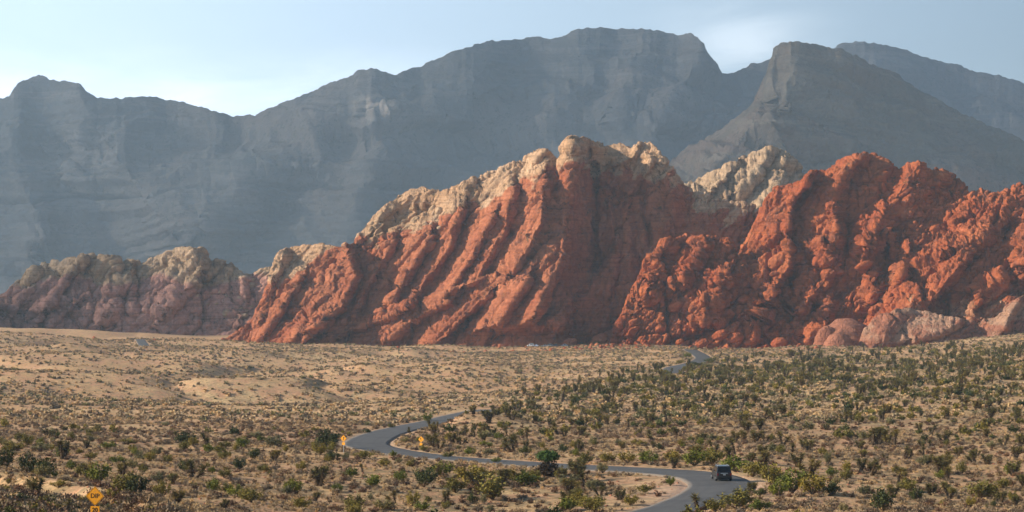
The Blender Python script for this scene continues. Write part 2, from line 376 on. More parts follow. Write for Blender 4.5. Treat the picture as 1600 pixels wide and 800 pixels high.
# sandstone hills -------------------------------------------------------
AS = [(-420, 380), (-200, 400), (-90, 430), (-40, 455), (0, 464), (20, 450), (35, 441), (45, 425), (70, 412), (85, 407), (100, 408), (115, 404), (130, 400), (170, 402), (185, 405), (192, 414), (200, 408), (215, 408), (221, 417), (235, 404),
      (262, 397), (270, 388), (300, 387), (317, 392), (325, 405), (333, 410), (345, 407), (360, 412), (372, 425), (385, 432), (400, 431), (415, 422), (440, 425), (480, 440), (520, 470)]
ar = [([(-60, 440), (-70, 500)], 150, 55, 60), ([(52, 425), (30, 470), (0, 510)], 40, 14, 9), ([(130, 402), (100, 440), (62, 490), (42, 522)], 45, 10, 13), ([(168, 405), (185, 440), (170, 480)], 90, 25, 10),  # first ridge, left of the view, is added to shade the outcrop
      ([(300, 388), (315, 420), (285, 455), (265, 480)], 60, 22, 14), ([(120, 470), (80, 500), (60, 525)], 30, 10, 7), ([(210, 410), (205, 450), (210, 490)], 16, 9, 6),
      ([(380, 435), (382, 470), (370, 500)], 18, 8, 7), ([(215, 420), (216, 520)], 6, 7, -9), ([(330, 412), (290, 470), (270, 500)], 8, 8, -7)]
o_a, PA = relief('sandstone_hills', -420, 520, 1.5, 110, AS, [(-420, 540), (0, 534), (520, 552)], 1720, 0.75, ar, [([(80, 470), (140, 462), (200, 480), (230, 485), (270, 490), (300, 505), (340, 500), (400, 505)], 6, 6)],
                 boulder_detail(4.5, 26, 1.6, 8, 3.0, 26, dome=0.6), tanf=lambda X, Y: sstep(18, -14, Y-(440+10*np.sin(X/23))), mat=TANR)
tag(o_a, 'low shaded sandstone outcrop at the left, pale on top and mauve below', kind='structure')

CS = [(1030, 330), (1068, 291), (1090, 281), (1120, 266), (1135, 256), (1155, 250), (1175, 241), (1200, 232), (1220, 236), (1240, 250), (1255, 270), (1275, 280), (1330, 320)]
o_c, PC = relief('sandstone_hills', 1030, 1330, 1.5, 60, CS, [(1000, 470), (1400, 470)], 1980, 0.9,
                 [([(1200, 234), (1180, 270), (1150, 300)], 60, 20, 14), ([(1150, 255), (1130, 280), (1100, 305)], 40, 10, 10), ([(1225, 245), (1210, 290), (1190, 320)], 20, 25, 9)], (),
                 boulder_detail(5, 24, 1.8, 8, 2.0, 18, dome=0.4), tanf=lambda X, Y: sstep(345, 318, Y), mat=TANR)
tag(o_c, 'pale knobbly sandstone hill in the gap between the two red masses', kind='structure')

BS = [(318, 546), (334, 538), (352, 529), (374, 516), (392, 500), (402, 482), (412, 466), (420, 445), (424, 418), (435, 396), (455, 388), (480, 384), (512, 383), (530, 385), (552, 380), (556, 370), (575, 345), (595, 322), (612, 312), (640, 294), (662, 290), (668, 296), (690, 297),
      (710, 293), (740, 280), (760, 275), (790, 263), (800, 258), (820, 251), (828, 239), (855, 234), (864, 245), (873, 249), (878, 232), (890, 217), (910, 214), (935, 221), (945, 227), (960, 222), (968, 220), (985, 229), (997, 221), (1018, 222), (1028, 236),
      (1045, 254), (1060, 272), (1070, 292), (1100, 306), (1140, 318), (1180, 324), (1260, 330), (1350, 350)]
br = [([(548, 388), (556, 430), (535, 480), (505, 508)], 95, 12, 20),
      ([(640, 300), (690, 300), (720, 290)], 60, 30, 6), ([(610, 318), (585, 345), (562, 375)], 30, 25, 6),
      ([(612, 380), (580, 440), (552, 490)], 28, 10, 8), ([(668, 372), (640, 420), (608, 470)], 34, 14, 12), ([(720, 330), (700, 385), (665, 440), (640, 470)], 40, 13, 11),
      ([(770, 340), (735, 400), (705, 450)], 34, 12, 9), ([(800, 300), (790, 350), (745, 430), (735, 440)], 40, 16, 12), ([(850, 290), (842, 350), (800, 420)], 42, 14, 11),
      ([(893, 222), (896, 262), (893, 320), (882, 370), (868, 420), (842, 462), (838, 480)], 90, 16, 12),
      ([(950, 300), (962, 380), (950, 460)], 18, 12, 7), ([(985, 300), (978, 380), (985, 450)], 20, 16, 7), ([(1030, 240), (1050, 300), (1040, 350)], 30, 30, 9),
      ([(915, 250), (925, 330), (915, 400)], 12, 9, 5), ([(930, 260), (930, 420)], 7, 8, -7), ([(1005, 290), (1015, 380)], 7, 9, -5),
      ([(905, 455), (880, 490), (855, 525)], 24, 14, 11), ([(930, 440), (900, 470)], 20, 30, 6),
      ([(700, 470), (640, 500), (590, 540)], 40, 12, 9), ([(760, 460), (715, 500), (670, 545)], 36, 12, 10), ([(820, 440), (790, 490), (745, 545)], 40, 14, 12), ([(850, 470), (830, 510), (800, 545)], 26, 14, 9),
      ([(610, 490), (540, 520), (480, 545)], 40, 10, 7), ([(500, 505), (450, 530), (420, 545)], 40, 9, 7), ([(440, 400), (420, 440), (405, 500)], 20, 16, 8), ([(470, 440), (440, 480), (415, 520)], 28, 10, 9),
      ([(900, 232), (925, 225), (940, 232)], 30, 12, 7), ([(998, 225), (990, 245), (970, 255)], 25, 12, 6), ([(1015, 252), (1012, 268)], 18, 10, 6), ([(850, 238), (838, 250)], 14, 9, 5)]
def jumbB(X, Y):
    j = 0.26 + 0.9*sstep(335, 300, Y+(X-600)*0.22)*(X > 560)*(X < 840)
    j = np.maximum(j, 1.0*sstep(275, 262, Y)*sstep(820, 840, X)); j = np.maximum(j, 0.9*sstep(835, 870, X)*sstep(470, 495, Y))
    j = np.maximum(j, 0.8*sstep(1050, 1080, X)*sstep(400, 360, Y)); return j
def tanB(X, Y):
    line = poly(X, [(340, 300), (395, 450), (440, 436), (470, 418), (515, 394), (555, 374), (585, 384), (610, 376), (660, 352), (700, 328), (760, 310), (800, 296), (860, 268), (900, 262), (960, 268), (1060, 276), (1090, 330), (1190, 345)])
    return sstep(16, -14, Y-(line+16*vnoise((X+Y)/24, (X-Y)/60)+7*vnoise(X/9, Y/9)))
o_b, PB = relief('sandstone_hills', 330, 1350, 1.25, 250, BS, [(330, 556), (1400, 560)], 1500, 0.72, br,
                 [([(470, 515), (570, 492), (660, 470), (730, 445), (770, 432), (800, 440), (850, 452)], 5, 10), ([(560, 375), (640, 350), (700, 318), (790, 290), (860, 262)], 4, 3)],
                 boulder_detail(5.0, 22, 2.8, 8, 1.9, 22, jumbB, st0=3.0, dome=0.1), tanf=tanB, mat=RED, minD=lambda X, Y: 1415+65*sstep(480, 524, Y), mainD=lambda X, Y: 46*sstep(540, 885, X)**1.3*(1-sstep(890, 940, X+(Y-262)*0.12))-6-10*sstep(1040, 1300, X))
tag(o_b, 'tall red sandstone hill with pale knobs on its crest, its centre in deep shade', kind='structure')

DS = [(1090, 480), (1130, 440), (1148, 410), (1160, 388), (1175, 358), (1187, 335), (1197, 312), (1210, 297), (1230, 290), (1240, 288), (1252, 283), (1262, 270), (1290, 263), (1308, 256), (1325, 246), (1350, 242), (1370, 248), (1385, 257), (1395, 263), (1405, 261),
      (1420, 256), (1435, 250), (1448, 262), (1465, 268), (1475, 269), (1490, 280), (1503, 285), (1515, 297), (1540, 298), (1560, 300), (1580, 293), (1600, 286), (1700, 270), (1900, 300), (2050, 330)]
dr = [([(1262, 280), (1235, 320), (1229, 370), (1232, 410), (1205, 460)], 70, 10, 15), ([(1275, 265), (1262, 285), (1245, 315)], 18, 8, 7),
      ([(1345, 243), (1318, 268), (1302, 300), (1302, 372)], 62, 20, 17), ([(1380, 270), (1350, 300), (1340, 350)], 30, 25, 5),
      ([(1437, 252), (1412, 285), (1385, 325), (1362, 372)], 40, 40, 15), ([(1470, 275), (1440, 300), (1420, 340)], 24, 20, 7),
      ([(1238, 372), (1240, 450)], 9, 8, -10), ([(1382, 372), (1388, 450)], 14, 9, -14),
      ([(1545, 365), (1505, 405), (1460, 462), (1430, 482)], 80, 14, 15), ([(1600, 312), (1555, 340), (1510, 375)], 60, 30, 9), ([(1640, 330), (1595, 345), (1600, 400)], 30, 30, 14),
      ([(1530, 395), (1580, 420), (1592, 455)], 22, 22, -9), ([(1480, 355), (1500, 370)], 18, 16, -7), ([(1560, 430), (1530, 460), (1520, 500)], 20, 12, 9),
      ([(1310, 400), (1290, 440), (1250, 480)], 30, 14, 8), ([(1350, 410), (1360, 460)], 24, 16, 7), ([(1420, 380), (1408, 430)], 20, 10, 7), ([(1210, 470), (1190, 520)], 30, 14, 8), ([(1300, 470), (1280, 520)], 26, 14, 8)]
o_d, PD = relief('sandstone_hills', 1090, 2050, 1.3, 230, DS, [(1090, 562), (1500, 556), (2050, 540)], 1455, 0.78, dr, [([(1240, 385), (1300, 375), (1370, 372), (1440, 345)], 6, 8)],
                 boulder_detail(6.5, 19, 3.6, 8, 2.4, 26, dome=0.05, jumble= lambda X, Y: 0.35+0.95*sstep(345, 400, Y)*(1-0.7*np.exp(-((X-1475)/55)**2-((Y-425)/50)**2)*1.0)+0.5*sstep(1400, 1420, X)*sstep(380, 330, Y)), mat=ORANGE, mainD=lambda X, Y: 30*sstep(1290, 1500, X)*sstep(350, 430, Y),
                 tanf=lambda X, Y: 0.55*sstep(470, 500, Y+(X-1350)*0.12)*sstep(1380, 1440, X))
tag(o_d, 'bright orange sandstone hill at the right with rounded domes and gullies', kind='structure')
ES = [(950, 548), (985, 470), (990, 455), (1003, 440), (1012, 415), (1022, 390), (1032, 372), (1050, 370), (1080, 372), (1110, 373), (1138, 376), (1150, 395), (1165, 420), (1200, 470), (1240, 520)]
o_e, PE = relief('sandstone_hills', 950, 1240, 1.25, 130, ES, [(950, 556), (1240, 560)], 1450, 0.6,
                 [([(1045, 372), (1030, 410), (1010, 450)], 24, 30, 8), ([(1100, 380), (1080, 420), (1060, 440)], 28, 14, 8), ([(1130, 430), (1110, 480), (1100, 500)], 30, 22, 8), ([(1010, 455), (1060, 470), (1100, 475)], 20, 20, 4)],
                 [([(985, 462), (1050, 440), (1110, 430), (1150, 425)], 5, 6)], boulder_detail(6, 17, 3.6, 7.5, 2.4, 20, dome=0.12), mat=ORANGE)
tag(o_e, 'lower orange bench of jumbled sandstone in front of the shaded face', kind='structure')
GS = [(1340, 548), (1352, 515), (1372, 494), (1400, 483), (1440, 486), (1475, 494), (1500, 498), (1530, 500), (1560, 492), (1575, 474), (1600, 462), (1700, 440), (1900, 440), (2000, 470)]
o_g, PG = relief('sandstone_hills', 1340, 2000, 1.5, 60, GS, [(1340, 556), (2000, 520)], 1388, 0.9, [([(1400, 484), (1380, 520)], 40, 30, 6), ([(1500, 500), (1470, 520), (1430, 530)], 50, 12, 6), ([(1590, 470), (1570, 510)], 30, 14, 8)], (),
                 boulder_detail(1.8, 30, 0.7, 8, 1.2, 18, lambda X, Y: 0.5+0*X), tanf=lambda X, Y: 0.5+0.5*vnoise(X/30, Y/9), mat=PINK)
tag(o_g, 'smooth banded pink rock shelf at the foot of the orange hill', kind='structure')

# ------------------------------------------------------------------ ground
TD = [40, 60, 90, 120, 150, 180, 210, 240, 270, 300, 330, 370, 420, 480, 560, 680, 850, 1100, 1400, 1500]
TC = {-300: [1900, 1150, 960, 870, 815, 778, 752, 735, 720, 706, 694, 681, 668, 652, 634, 612, 586, 553, 518, 508],
      0:    [1900, 1150, 930, 820, 772, 757, 750, 741, 727, 711, 699, 685, 671, 656, 638, 615, 592, 563, 529, 521],
      250:  [1900, 1250, 1040, 900, 832, 810, 788, 765, 742, 723, 707, 690, 675, 660, 642, 622, 600, 572, 537, 528],
      550:  [1950, 1380, 1150, 1020, 930, 870, 825, 788, 758, 734, 717, 701, 685, 667, 646, 626, 603, 578, 551, 544],
      800:  [2000, 1400, 1180, 1050, 960, 895, 845, 802, 768, 739, 722, 702, 683, 664, 644, 622, 599, 574, 549, 543],
      1000: [2000, 1400, 1180, 1040, 945, 880, 832, 795, 761, 736, 718, 700, 680, 660, 638, 615, 592, 566, 541, 535],
      1150: [2000, 1380, 1150, 1010, 920, 862, 818, 786, 754, 733, 715, 697, 677, 657, 636, 613, 590, 566, 548, 544],
      1400: [2000, 1380, 1150, 1010, 925, 868, 826, 794, 766, 742, 722, 702, 680, 656, 630, 604, 580, 558, 543, 540],
      1600: [2000, 1380, 1150, 1010, 925, 870, 828, 798, 769, 743, 722, 700, 676, 650, 623, 596, 569, 543, 521, 517],
      1900: [2000, 1380, 1150, 1010, 925, 870, 828, 798, 768, 741, 718, 694, 668, 640, 610, 580, 550, 522, 498, 492]}
LD0, LD1, NX, ND = math.log(40), math.log(1500), 221, 240
_xs = np.linspace(-400, 2000, NX); _ld = np.linspace(LD0, LD1, ND)
_cols = sorted(TC); _tab = np.array([np.interp(_ld, np.log(TD), np.array(TC[c])-YH) for c in _cols])     # cols x ND
_tab = np.array([np.interp(_xs, _cols, np.log(_tab[:, j])) for j in range(ND)])                         # ND x NX
def _blur(a, n, ax):
    k = np.hanning(2*n+3)[1:-1]; k /= k.sum(); a = np.moveaxis(a, ax, -1)
    p = np.pad(a, [(0, 0)]*(a.ndim-1)+[(n, n)], 'reflect', reflect_type='odd')
    r = np.stack([np.convolve(row, k, 'valid') for row in p.reshape(-1, p.shape[-1])]).reshape(a.shape); return np.moveaxis(r, -1, ax)
_tab = _blur(_blur(_tab, 10, 0), 9, 1)
def ytab(x, D):
    fx = np.clip((x+400)/2400*(NX-1), 0, NX-1.001); fd = np.clip((np.log(np.maximum(D, 1))-LD0)/(LD1-LD0)*(ND-1), 0, ND-1.001)
    i, j = fx.astype(int), fd.astype(int); a, b = fx-i, fd-j
    v = (_tab[j, i]*(1-a)+_tab[j, i+1]*a)*(1-b)+(_tab[j+1, i]*(1-a)+_tab[j+1, i+1]*a)*b
    return YH+np.exp(v)
def zmacro(X, Y):
    X = np.asarray(X, float); Y = np.asarray(Y, float); Yc = np.clip(Y, 40, 1500)
    x = 800+FPX*X/np.maximum(Y, 40)
    return px2w(x, ytab(x, Yc), Yc)[2]
def invD(x, y):
    """distance at which the ground shows at this row of the photo"""
    g = np.exp(np.linspace(math.log(90), math.log(1500), 1500)); yy = ytab(np.full(g.shape, float(x)), g)
    return float(np.interp(-y, -yy, g))
def catmull(P, n=10):
    P = np.array(P, float); Q = np.vstack([2*P[0]-P[1], P, 2*P[-1]-P[-2]]); out = []
    for i in range(1, len(Q)-2):
        for t in np.linspace(0, 1, n, endpoint=False):
            a, b, c, d = Q[i-1:i+3]; out.append(0.5*((2*b)+(-a+c)*t+(2*a-5*b+4*c-d)*t*t+(-a+3*b-3*c+d)*t**3))
    out.append(P[-1]); return np.array(out)
def gpt(x, y):
    D = invD(x, y); return ((x-800)/FPX*D, D)
# main road: pixel rows of its centre line, dropped onto the ground
def resample(P, step):
    L = np.concatenate([[0], np.cumsum(np.hypot(*np.diff(P, axis=0).T))]); s = np.arange(0, L[-1], step)
    return np.stack([np.interp(s, L, P[:, 0]), np.interp(s, L, P[:, 1])], 1)
def smooth_line(P, n):
    k = np.hanning(2*n+3)[1:-1]; k /= k.sum(); Q = np.pad(P, [(n, n), (0, 0)], 'reflect', reflect_type='odd')
    return np.stack([np.convolve(Q[:, i], k, 'valid') for i in range(2)], 1)
RD = [gpt(*p) for p in ((700, 930), (850, 860), (960, 822), (1030, 801), (1078, 786), (1112, 771), (1126, 758), (1112, 747), (1075, 740), (1000, 734.5), (930, 731), (870, 728), (800, 723), (740, 718.5), (680, 714), (630, 708), (595, 702),
      (572, 695), (580, 686), (604, 676), (640, 667), (680, 659), (715, 650), (760, 640))]
RD = smooth_line(resample(catmull(RD), 2.0), 3)
FR = smooth_line(resample(catmull([gpt(*p) for p in ((1078, 546), (1083, 549), (1094, 555), (1098, 561), (1082, 568), (1058, 573), (1049, 578), (1056, 583))]), 6.0), 4)
LR = smooth_line(resample(catmull([gpt(*p) for p in ((219, 530), (222, 535), (226, 541), (229, 546))]), 6.0), 3)
ROADS = [(RD, 3.85), (FR, 4.2), (LR, 3.0)]
def near_line(X, Y, P):
    """distance to a road's centre line and its macro height there"""
    b = np.full(X.shape, 1e9); bz = np.zeros(X.shape); ZP = zmacro(P[:, 0], P[:, 1])
    for i in range(len(P)-1):
        dx, dy = P[i+1]-P[i]; ll = dx*dx+dy*dy
        t = np.clip(((X-P[i, 0])*dx+(Y-P[i, 1])*dy)/ll, 0, 1)
        d = np.hypot(X-P[i, 0]-t*dx, Y-P[i, 1]-t*dy); m = d < b
        b = np.where(m, d, b)
    return b
BANK = [gpt(-120, 716)]+[gpt(*p) for p in ((-40, 732), (60, 748), (130, 762), (185, 778), (250, 803), (330, 850))]
def roaddist(X, Y):
    X = np.asarray(X, float); Y = np.asarray(Y, float)
    out = np.full(X.shape, 1e3)
    for P, hw in ROADS:
        m = (X > P[:, 0].min()-30) & (X < P[:, 0].max()+30) & (Y > P[:, 1].min()-30) & (Y < P[:, 1].max()+30)
        if m.any():
            d = near_line(X[m], Y[m], P)-hw; out[m] = np.minimum(out[m], d)
    return out                                                    # metres outside the asphalt edge
def bankoff(X, Y):
    B = np.array(BANK); yl = np.interp(X, B[:, 0], B[:, 1]); dd = yl-Y       # positive on the camera side
    m = 1-sstep(B[-2, 0], B[-1, 0]+2, X)
    return m*(0.3*np.exp(-((dd+1)/3.0)**2) - 1.3*sstep(0, 7, dd)), 0.1*m*sstep(-3, -1, dd)*(1-sstep(-1, 0.3, dd)), dd, m
def zground(X, Y, rd=None):
    X = np.asarray(X, float); Y = np.asarray(Y, float)
    if rd is None: rd = roaddist(X, Y)
    z = zmacro(X, Y)
    k = sstep(1.0, 9.0, rd)
    amp = 0.25+8.5*sstep(480, 850, Y)*(0.35+0.65*sstep(40, -60, X-0.0*Y))
    u = fbm(X/95+3, Y/70, o=3, s=101)*amp*1.2 + 0.55*fbm(X/18, Y/14, o=3, s=111) + 0.12*fbm(X/2.5, Y/2.2, o=3, s=121)
    # shallow washes running across the far plain
    u -= sstep(480, 700, Y)*2.4*np.exp(-(fbm(X/150, Y/110, o=3, s=131)/0.07)**2)*(X < 260)
    u *= 1-0.55*sstep(1250, 1480, Y)
    hx_, hy_ = gpt(742, 667); u += 2.6*np.exp(-((X-hx_)/9.5)**2-((Y-hy_)/11.0)**2)        # knoll that hides the road's far arm
    bo, bf, dd, m = bankoff(X, Y)
    # added rise beyond the left edge of the view, shades the near ground
    hill = 12.5*sstep(0, -28, X+0.235*Y+1)*sstep(70, 110, Y)*(1-sstep(200, 250, Y))
    far = 0*X
    return z + u*k + bo + hill - 0.16*(1-sstep(0.0, 1.2, rd))
D_rows = np.concatenate([np.exp(np.linspace(math.log(60), math.log(225), 230))[:-1], np.exp(np.linspace(math.log(225), math.log(620), 330))[:-1], np.exp(np.linspace(math.log(620), math.log(1540), 200)), [1700, 2300, 4000, 9000, 16000]])
cx = np.concatenate([np.linspace(-3400, -160, 60)[:-1], np.linspace(-160, 1760, 560), np.linspace(1760, 5000, 60)[1:]])
CX, DR = np.meshgrid(cx, D_rows)
GX = (CX-800)/FPX*DR; GY = DR
RDI = roaddist(GX, GY)
GZ = zground(GX, GY, RDI)
GZ[-4:] = GZ[-5:-4]*0 + CZ-50
bo, bf, dd, bm = bankoff(GX, GY)
ya = w2px(GX, GY, GZ)[1]
# where the ground is what: golden grass, grey gravel, sand shoulders
def density(X, Y):
    """greenery, 0..1, by place"""
    x = 800+FPX*X/Y
    D = Y
    front = sstep(470, 380, D)*(0.75+0.25*sstep(300, 250, D))
    edge = poly(x, [(-2000, 3000), (560, 3000), (640, 520), (700, 500), (800, 640), (900, 800), (1000, 980), (1100, 1180), (1250, 1260), (1400, 1200), (1600, 1120), (5000, 1000)])
    slope = np.where(x > 600, sstep(edge*1.06, edge*0.9, D)*sstep(590, 720, x)*(D > 0), 0)
    slope = np.where((x > 640) & (edge < 2900), slope, 0)
    n = 0.5+0.9*fbm(X/26, Y/26, o=3, s=141)
    return np.clip(np.maximum(front, slope)*np.clip(n+0.15, 0.1, 1.2), 0, 1)
DEN = density(GX, np.maximum(GY, 41))
scrape = np.exp(-np.minimum(RDI, 50)**2/12)
inside = np.exp(-(((GX-22)/9)**2+((GY-262)/16)**2))       # gravel inside the bend
redsoil = sstep(1290, 1440, GY)*sstep(-20, 90, GX)
at = {'red': redsoil, 'shoulder': np.clip(np.maximum(np.exp(-(np.maximum(RDI, 0)/1.1)**2), bf), 0, 1), 'veg': DEN, 'gravel': np.clip(inside, 0, 1)}
m, nt, b = newmat('desert_ground', 0.95, 0.05); P = geo(nt)
n1 = noise(nt, P, 0.018, 5, 0.6); n2 = noise(nt, P, 0.12, 6, 0.65, 0.6); n3 = noise(nt, P, 1.3, 4, 0.75); n4 = noise(nt, P, 0.45, 4, 0.7, 0.4)
c = mixc(nt, ramp(nt, n1, [(0.38, 0), (0.62, 1)]), (0.54, 0.33, 0.175), (0.66, 0.46, 0.25))
c = mixc(nt, ramp(nt, n2, [(0.42, 0), (0.58, 1)]), c, (0.58, 0.335, 0.20))
c = mixc(nt, ramp(nt, n4, [(0.50, 0), (0.62, 1)]), c, (0.42, 0.30, 0.175))
c = mixc(nt, M(nt, 'MULTIPLY', ramp(nt, n3, [(0.52, 0), (0.66, 1)]), 0.7), c, (0.24, 0.17, 0.105))
c = mixc(nt, M(nt, 'MULTIPLY', attr(nt, 'veg'), ramp(nt, n4, [(0.40, 0.0), (0.56, 0.6)])), c, (0.16, 0.14, 0.075))
sh = mixc(nt, ramp(nt, n3, [(0.4, 0), (0.6, 1)]), (0.62, 0.43, 0.29), (0.50, 0.34, 0.23))
c = mixc(nt, M(nt, 'MULTIPLY', attr(nt, 'shoulder'), ramp(nt, n2, [(0.3, 1.0), (0.7, 0.7)])), c, sh)
c = mixc(nt, M(nt, 'MULTIPLY', attr(nt, 'gravel'), 0.6), c, (0.55, 0.38, 0.30))
c = mixc(nt, M(nt, 'MULTIPLY', attr(nt, 'red'), ramp(nt, n2, [(0.40, 0.1), (0.6, 0.8)])), c, (0.44, 0.17, 0.09))
nt.links.new(c, b.inputs['Base Color'])
bumpn(nt, b, M(nt, 'ADD', n3, M(nt, 'MULTIPLY', n4, 1.5)), 0.25, 0.8)
GROUND = m
g = grid_obj('ground', np.stack([GX, GY, GZ], -1), GROUND, at); tag(g, 'dry sandy desert floor with golden grass and gravel', kind='structure')

# asphalt
m, nt, b = newmat('worn_asphalt', 0.75, 0.3); P = geo(nt)
n1 = noise(nt, P, 0.25, 4, 0.6); n2 = noise(nt, P, 6, 3, 0.8)
c = mixc(nt, ramp(nt, n1, [(0.35, 0), (0.65, 1)]), (0.085, 0.085, 0.088), (0.12, 0.118, 0.118))
c = mixc(nt, M(nt, 'MULTIPLY', ramp(nt, attr(nt, 'track'), [(0.3, 0), (1, 1)]), 0.35), c, (0.06, 0.06, 0.066))
c = mixc(nt, M(nt, 'MULTIPLY', ramp(nt, attr(nt, 'edge'), [(0.82, 0), (1, 1)]), 0.5), c, (0.30, 0.23, 0.17))
c = mixc(nt, 1.0, c, ramp(nt, n2, [(0.3, 0.8), (0.7, 1.15)]), 'MULTIPLY')
nt.links.new(c, b.inputs['Base Color']); bumpn(nt, b, n2, 0.02, 0.5)
ASPH = m
def road(P, hw, label, name='road'):
    T = np.gradient(P, axis=0); T /= np.linalg.norm(T, axis=1)[:, None]; Nn = np.stack([T[:, 1], -T[:, 0]], 1)
    u = np.linspace(-1, 1, 13); L = np.arange(len(P))
    jit = 1+0.03*vnoise(L*0.4, L*0.0, s=7)
    Q = P[:, None]+Nn[:, None]*(u[None, :, None]*hw*jit[:, None, None])
    Z = zmacro(Q[..., 0], Q[..., 1])+bankoff(Q[..., 0], Q[..., 1])[0]*0+0.02+0.05*(1-u**2)[None]
    V = np.dstack([Q, Z]); lo = V.copy()
    V = np.concatenate([lo[:, :1]-[0, 0, 0.35], V, lo[:, -1:]-[0, 0, 0.35]], 1); uu = np.concatenate([[-1], u, [1]])
    tr = np.exp(-((np.abs(np.abs(uu)-0.5)-0.21)/0.09)**2)
    o = grid_obj(name, V, ASPH, {'track': np.tile(tr, (len(P), 1)), 'edge': np.tile(np.abs(uu), (len(P), 1))})
    return tag(o, label, kind='structure')
road(RD, 3.85, 'winding two lane asphalt road with sandy shoulders'); road(FR, 4.2, 'far stretch of the asphalt road below the orange hill'); road(LR, 3.0, 'short far stretch of asphalt on the left plain')

# ------------------------------------------------------------------ boulders and the pink dome
import bmesh
def ico(sub):
    bm = bmesh.new(); bmesh.ops.create_icosphere(bm, subdivisions=sub, radius=1)
    V = np.array([v.co[:] for v in bm.verts]); F = np.array([[v.index for v in f.verts] for f in bm.faces]); bm.free(); return V, F
IV, IF = ico(4)
def boulder_mesh(name, seed, mat, sq=(1, 0.8, 0.7), amp=0.22, detail=True):
    V = IV.copy(); x, y, z = V.T
    f1, f2, c = worley(x*1.1+seed*7, y*1.1, z*1.1, seed); n = fbm(x*1.3+seed, y*1.3, z*1.3, 4, seed)
    r = 1+amp*(0.9*n+0.5*(sstep(0, 0.4, f2-f1)-0.6)); V = V*r[:, None]*np.array(sq)
    return np_mesh(name, V, IF, mat, True, {'tan': np.full(len(V), 0.85 if mat is TANR else 0.0)})
BM = {id(m_): [boulder_mesh('boulder', 5+k, m_, (1, 0.75+0.06*k, 0.62+0.05*k)) for k in range(5)] for m_ in (RED, ORANGE, TANR, PINK)}
def put_boulder(parent, p, sz, m_, lean=None):
    o = bpy.data.objects.new('boulder', BM[id(m_)][random.randrange(5)]); link(o, parent)
    o.location = p; o.scale = (sz*random.uniform(.8, 1.3), sz, sz*random.uniform(.7, 1.1))
    o.rotation_euler = (random.uniform(-.3, .3), -(random.uniform(0.1, 1.0) if lean is None else lean), random.uniform(-.5, .5)); return o
def on_rock(parent, P, box, n, m_, smin, smax):
    P = P[:-18]; px, py = w2px(P[..., 0], P[..., 1], P[..., 2]); k = 0
    iy, ix = np.where((px > box[0]) & (px < box[2]) & (py > box[1]) & (py < box[3]))
    if not len(iy): return
    for q in rng.choice(len(iy), n):
        p = P[iy[q], ix[q]]; sz = smin+(smax-smin)*random.random()**2
        put_boulder(parent, (p[0], p[1]+sz*0.2, p[2]-0.1*sz), sz, m_)
on_rock(o_d, PD, (1200, 400, 1420, 540), 90, ORANGE, 2.2, 6.0)
on_rock(o_d, PD, (1370, 290, 1440, 380), 20, ORANGE, 2.2, 5.0); on_rock(o_d, PD, (1430, 300, 1560, 360), 22, ORANGE, 1.8, 4.2); on_rock(o_d, PD, (1500, 400, 1600, 480), 26, ORANGE, 2, 5.5)
on_rock(o_e, PE, (1050, 440, 1200, 540), 60, ORANGE, 2.0, 5.5)
on_rock(o_b, PB, (840, 440, 1000, 535), 36, RED, 1.8, 5.0); on_rock(o_b, PB, (570, 325, 700, 360), 26, TANR, 1.6, 4.5)
on_rock(o_b, PB, (570, 360, 760, 430), 14, RED, 2.0, 4.5); on_rock(o_c, PC, (1080, 250, 1250, 310), 22, TANR, 1.8, 5)
on_rock(o_a, PA, (300, 430, 400, 500), 24, TANR, 1.5, 3.6)
def thing_mesh(name, me, loc, rz=0, scale=1, **kw):
    o = link(bpy.data.objects.new(name, me)); o.location = loc; o.rotation_euler = (0, 0, rz)
    o.scale = (scale,)*3 if isinstance(scale, (int, float)) else scale; return tag(o, **kw)
# single boulders that lie at the foot of the cliffs
foot = [(1098, 536, 22, 'rounded orange boulder at the cliff foot right of the far road', ORANGE), (1125, 524, 26, 'large split orange boulder under the orange bench', ORANGE), (1150, 528, 24, 'blocky orange boulder lit on its left at the cliff foot', ORANGE),
        (1112, 540, 16, 'small orange boulder half sunk below the split one', ORANGE), (1172, 534, 18, 'dark sided orange boulder right of the blocky one', ORANGE), (1218, 536, 26, 'broad orange boulder left of the pink dome', ORANGE), (1195, 543, 14, 'low orange boulder left of the broad one', ORANGE),
        (1246, 541, 14, 'small orange boulder touching the pink dome', ORANGE), (890, 536, 24, 'long flat lit red slab behind the parked cars', RED), (938, 530, 26, 'long pale orange slab right of the parked cars', RED), (962, 534, 14, 'small red boulder right of the pale slab', RED),
        (1062, 534, 14, 'small rusty boulder left of the far road', ORANGE), (862, 524, 14, 'leaning red boulder above the parked cars', RED), (1380, 538, 16, 'low pink boulder right of the pink dome', PINK)]
for x, y, wpx, lab, mt in foot:
    D = 1418 if mt is not RED else 1470; p = px2w(x, y, D); sc = wpx/2*D/FPX
    o = put_boulder(None, p, sc, mt, 0.35); o.scale = (sc, sc*0.9, sc*0.85); tag(o, lab, 'boulder', 'boulders at the foot of the cliffs')
def dome(name, cx, cy, wpx, hpx, D, seed, parent=None):
    V, F = ico(5); x, y, z = V.T
    r = 1+0.10*fbm(x*1.5+seed, y*1.5, z*1.5, 3, seed)+0.02*np.sin(z*26+3*fbm(x, y, z, 2, seed+3))
    me = np_mesh(name, V*r[:, None], F, PINK, True); o = link(bpy.data.objects.new(name, me), parent)
    o.scale = (wpx/2*D/FPX, wpx/2*D/FPX*0.8, hpx*D/FPX*1.25); p = px2w(cx, cy+hpx*0.15, D); o.location = p; return o
pr = link(bpy.data.objects.new('pink_dome_rock', None)); tag(pr, 'smooth banded pink dome rock of two lobes at the foot of the orange hill', 'rock formation')
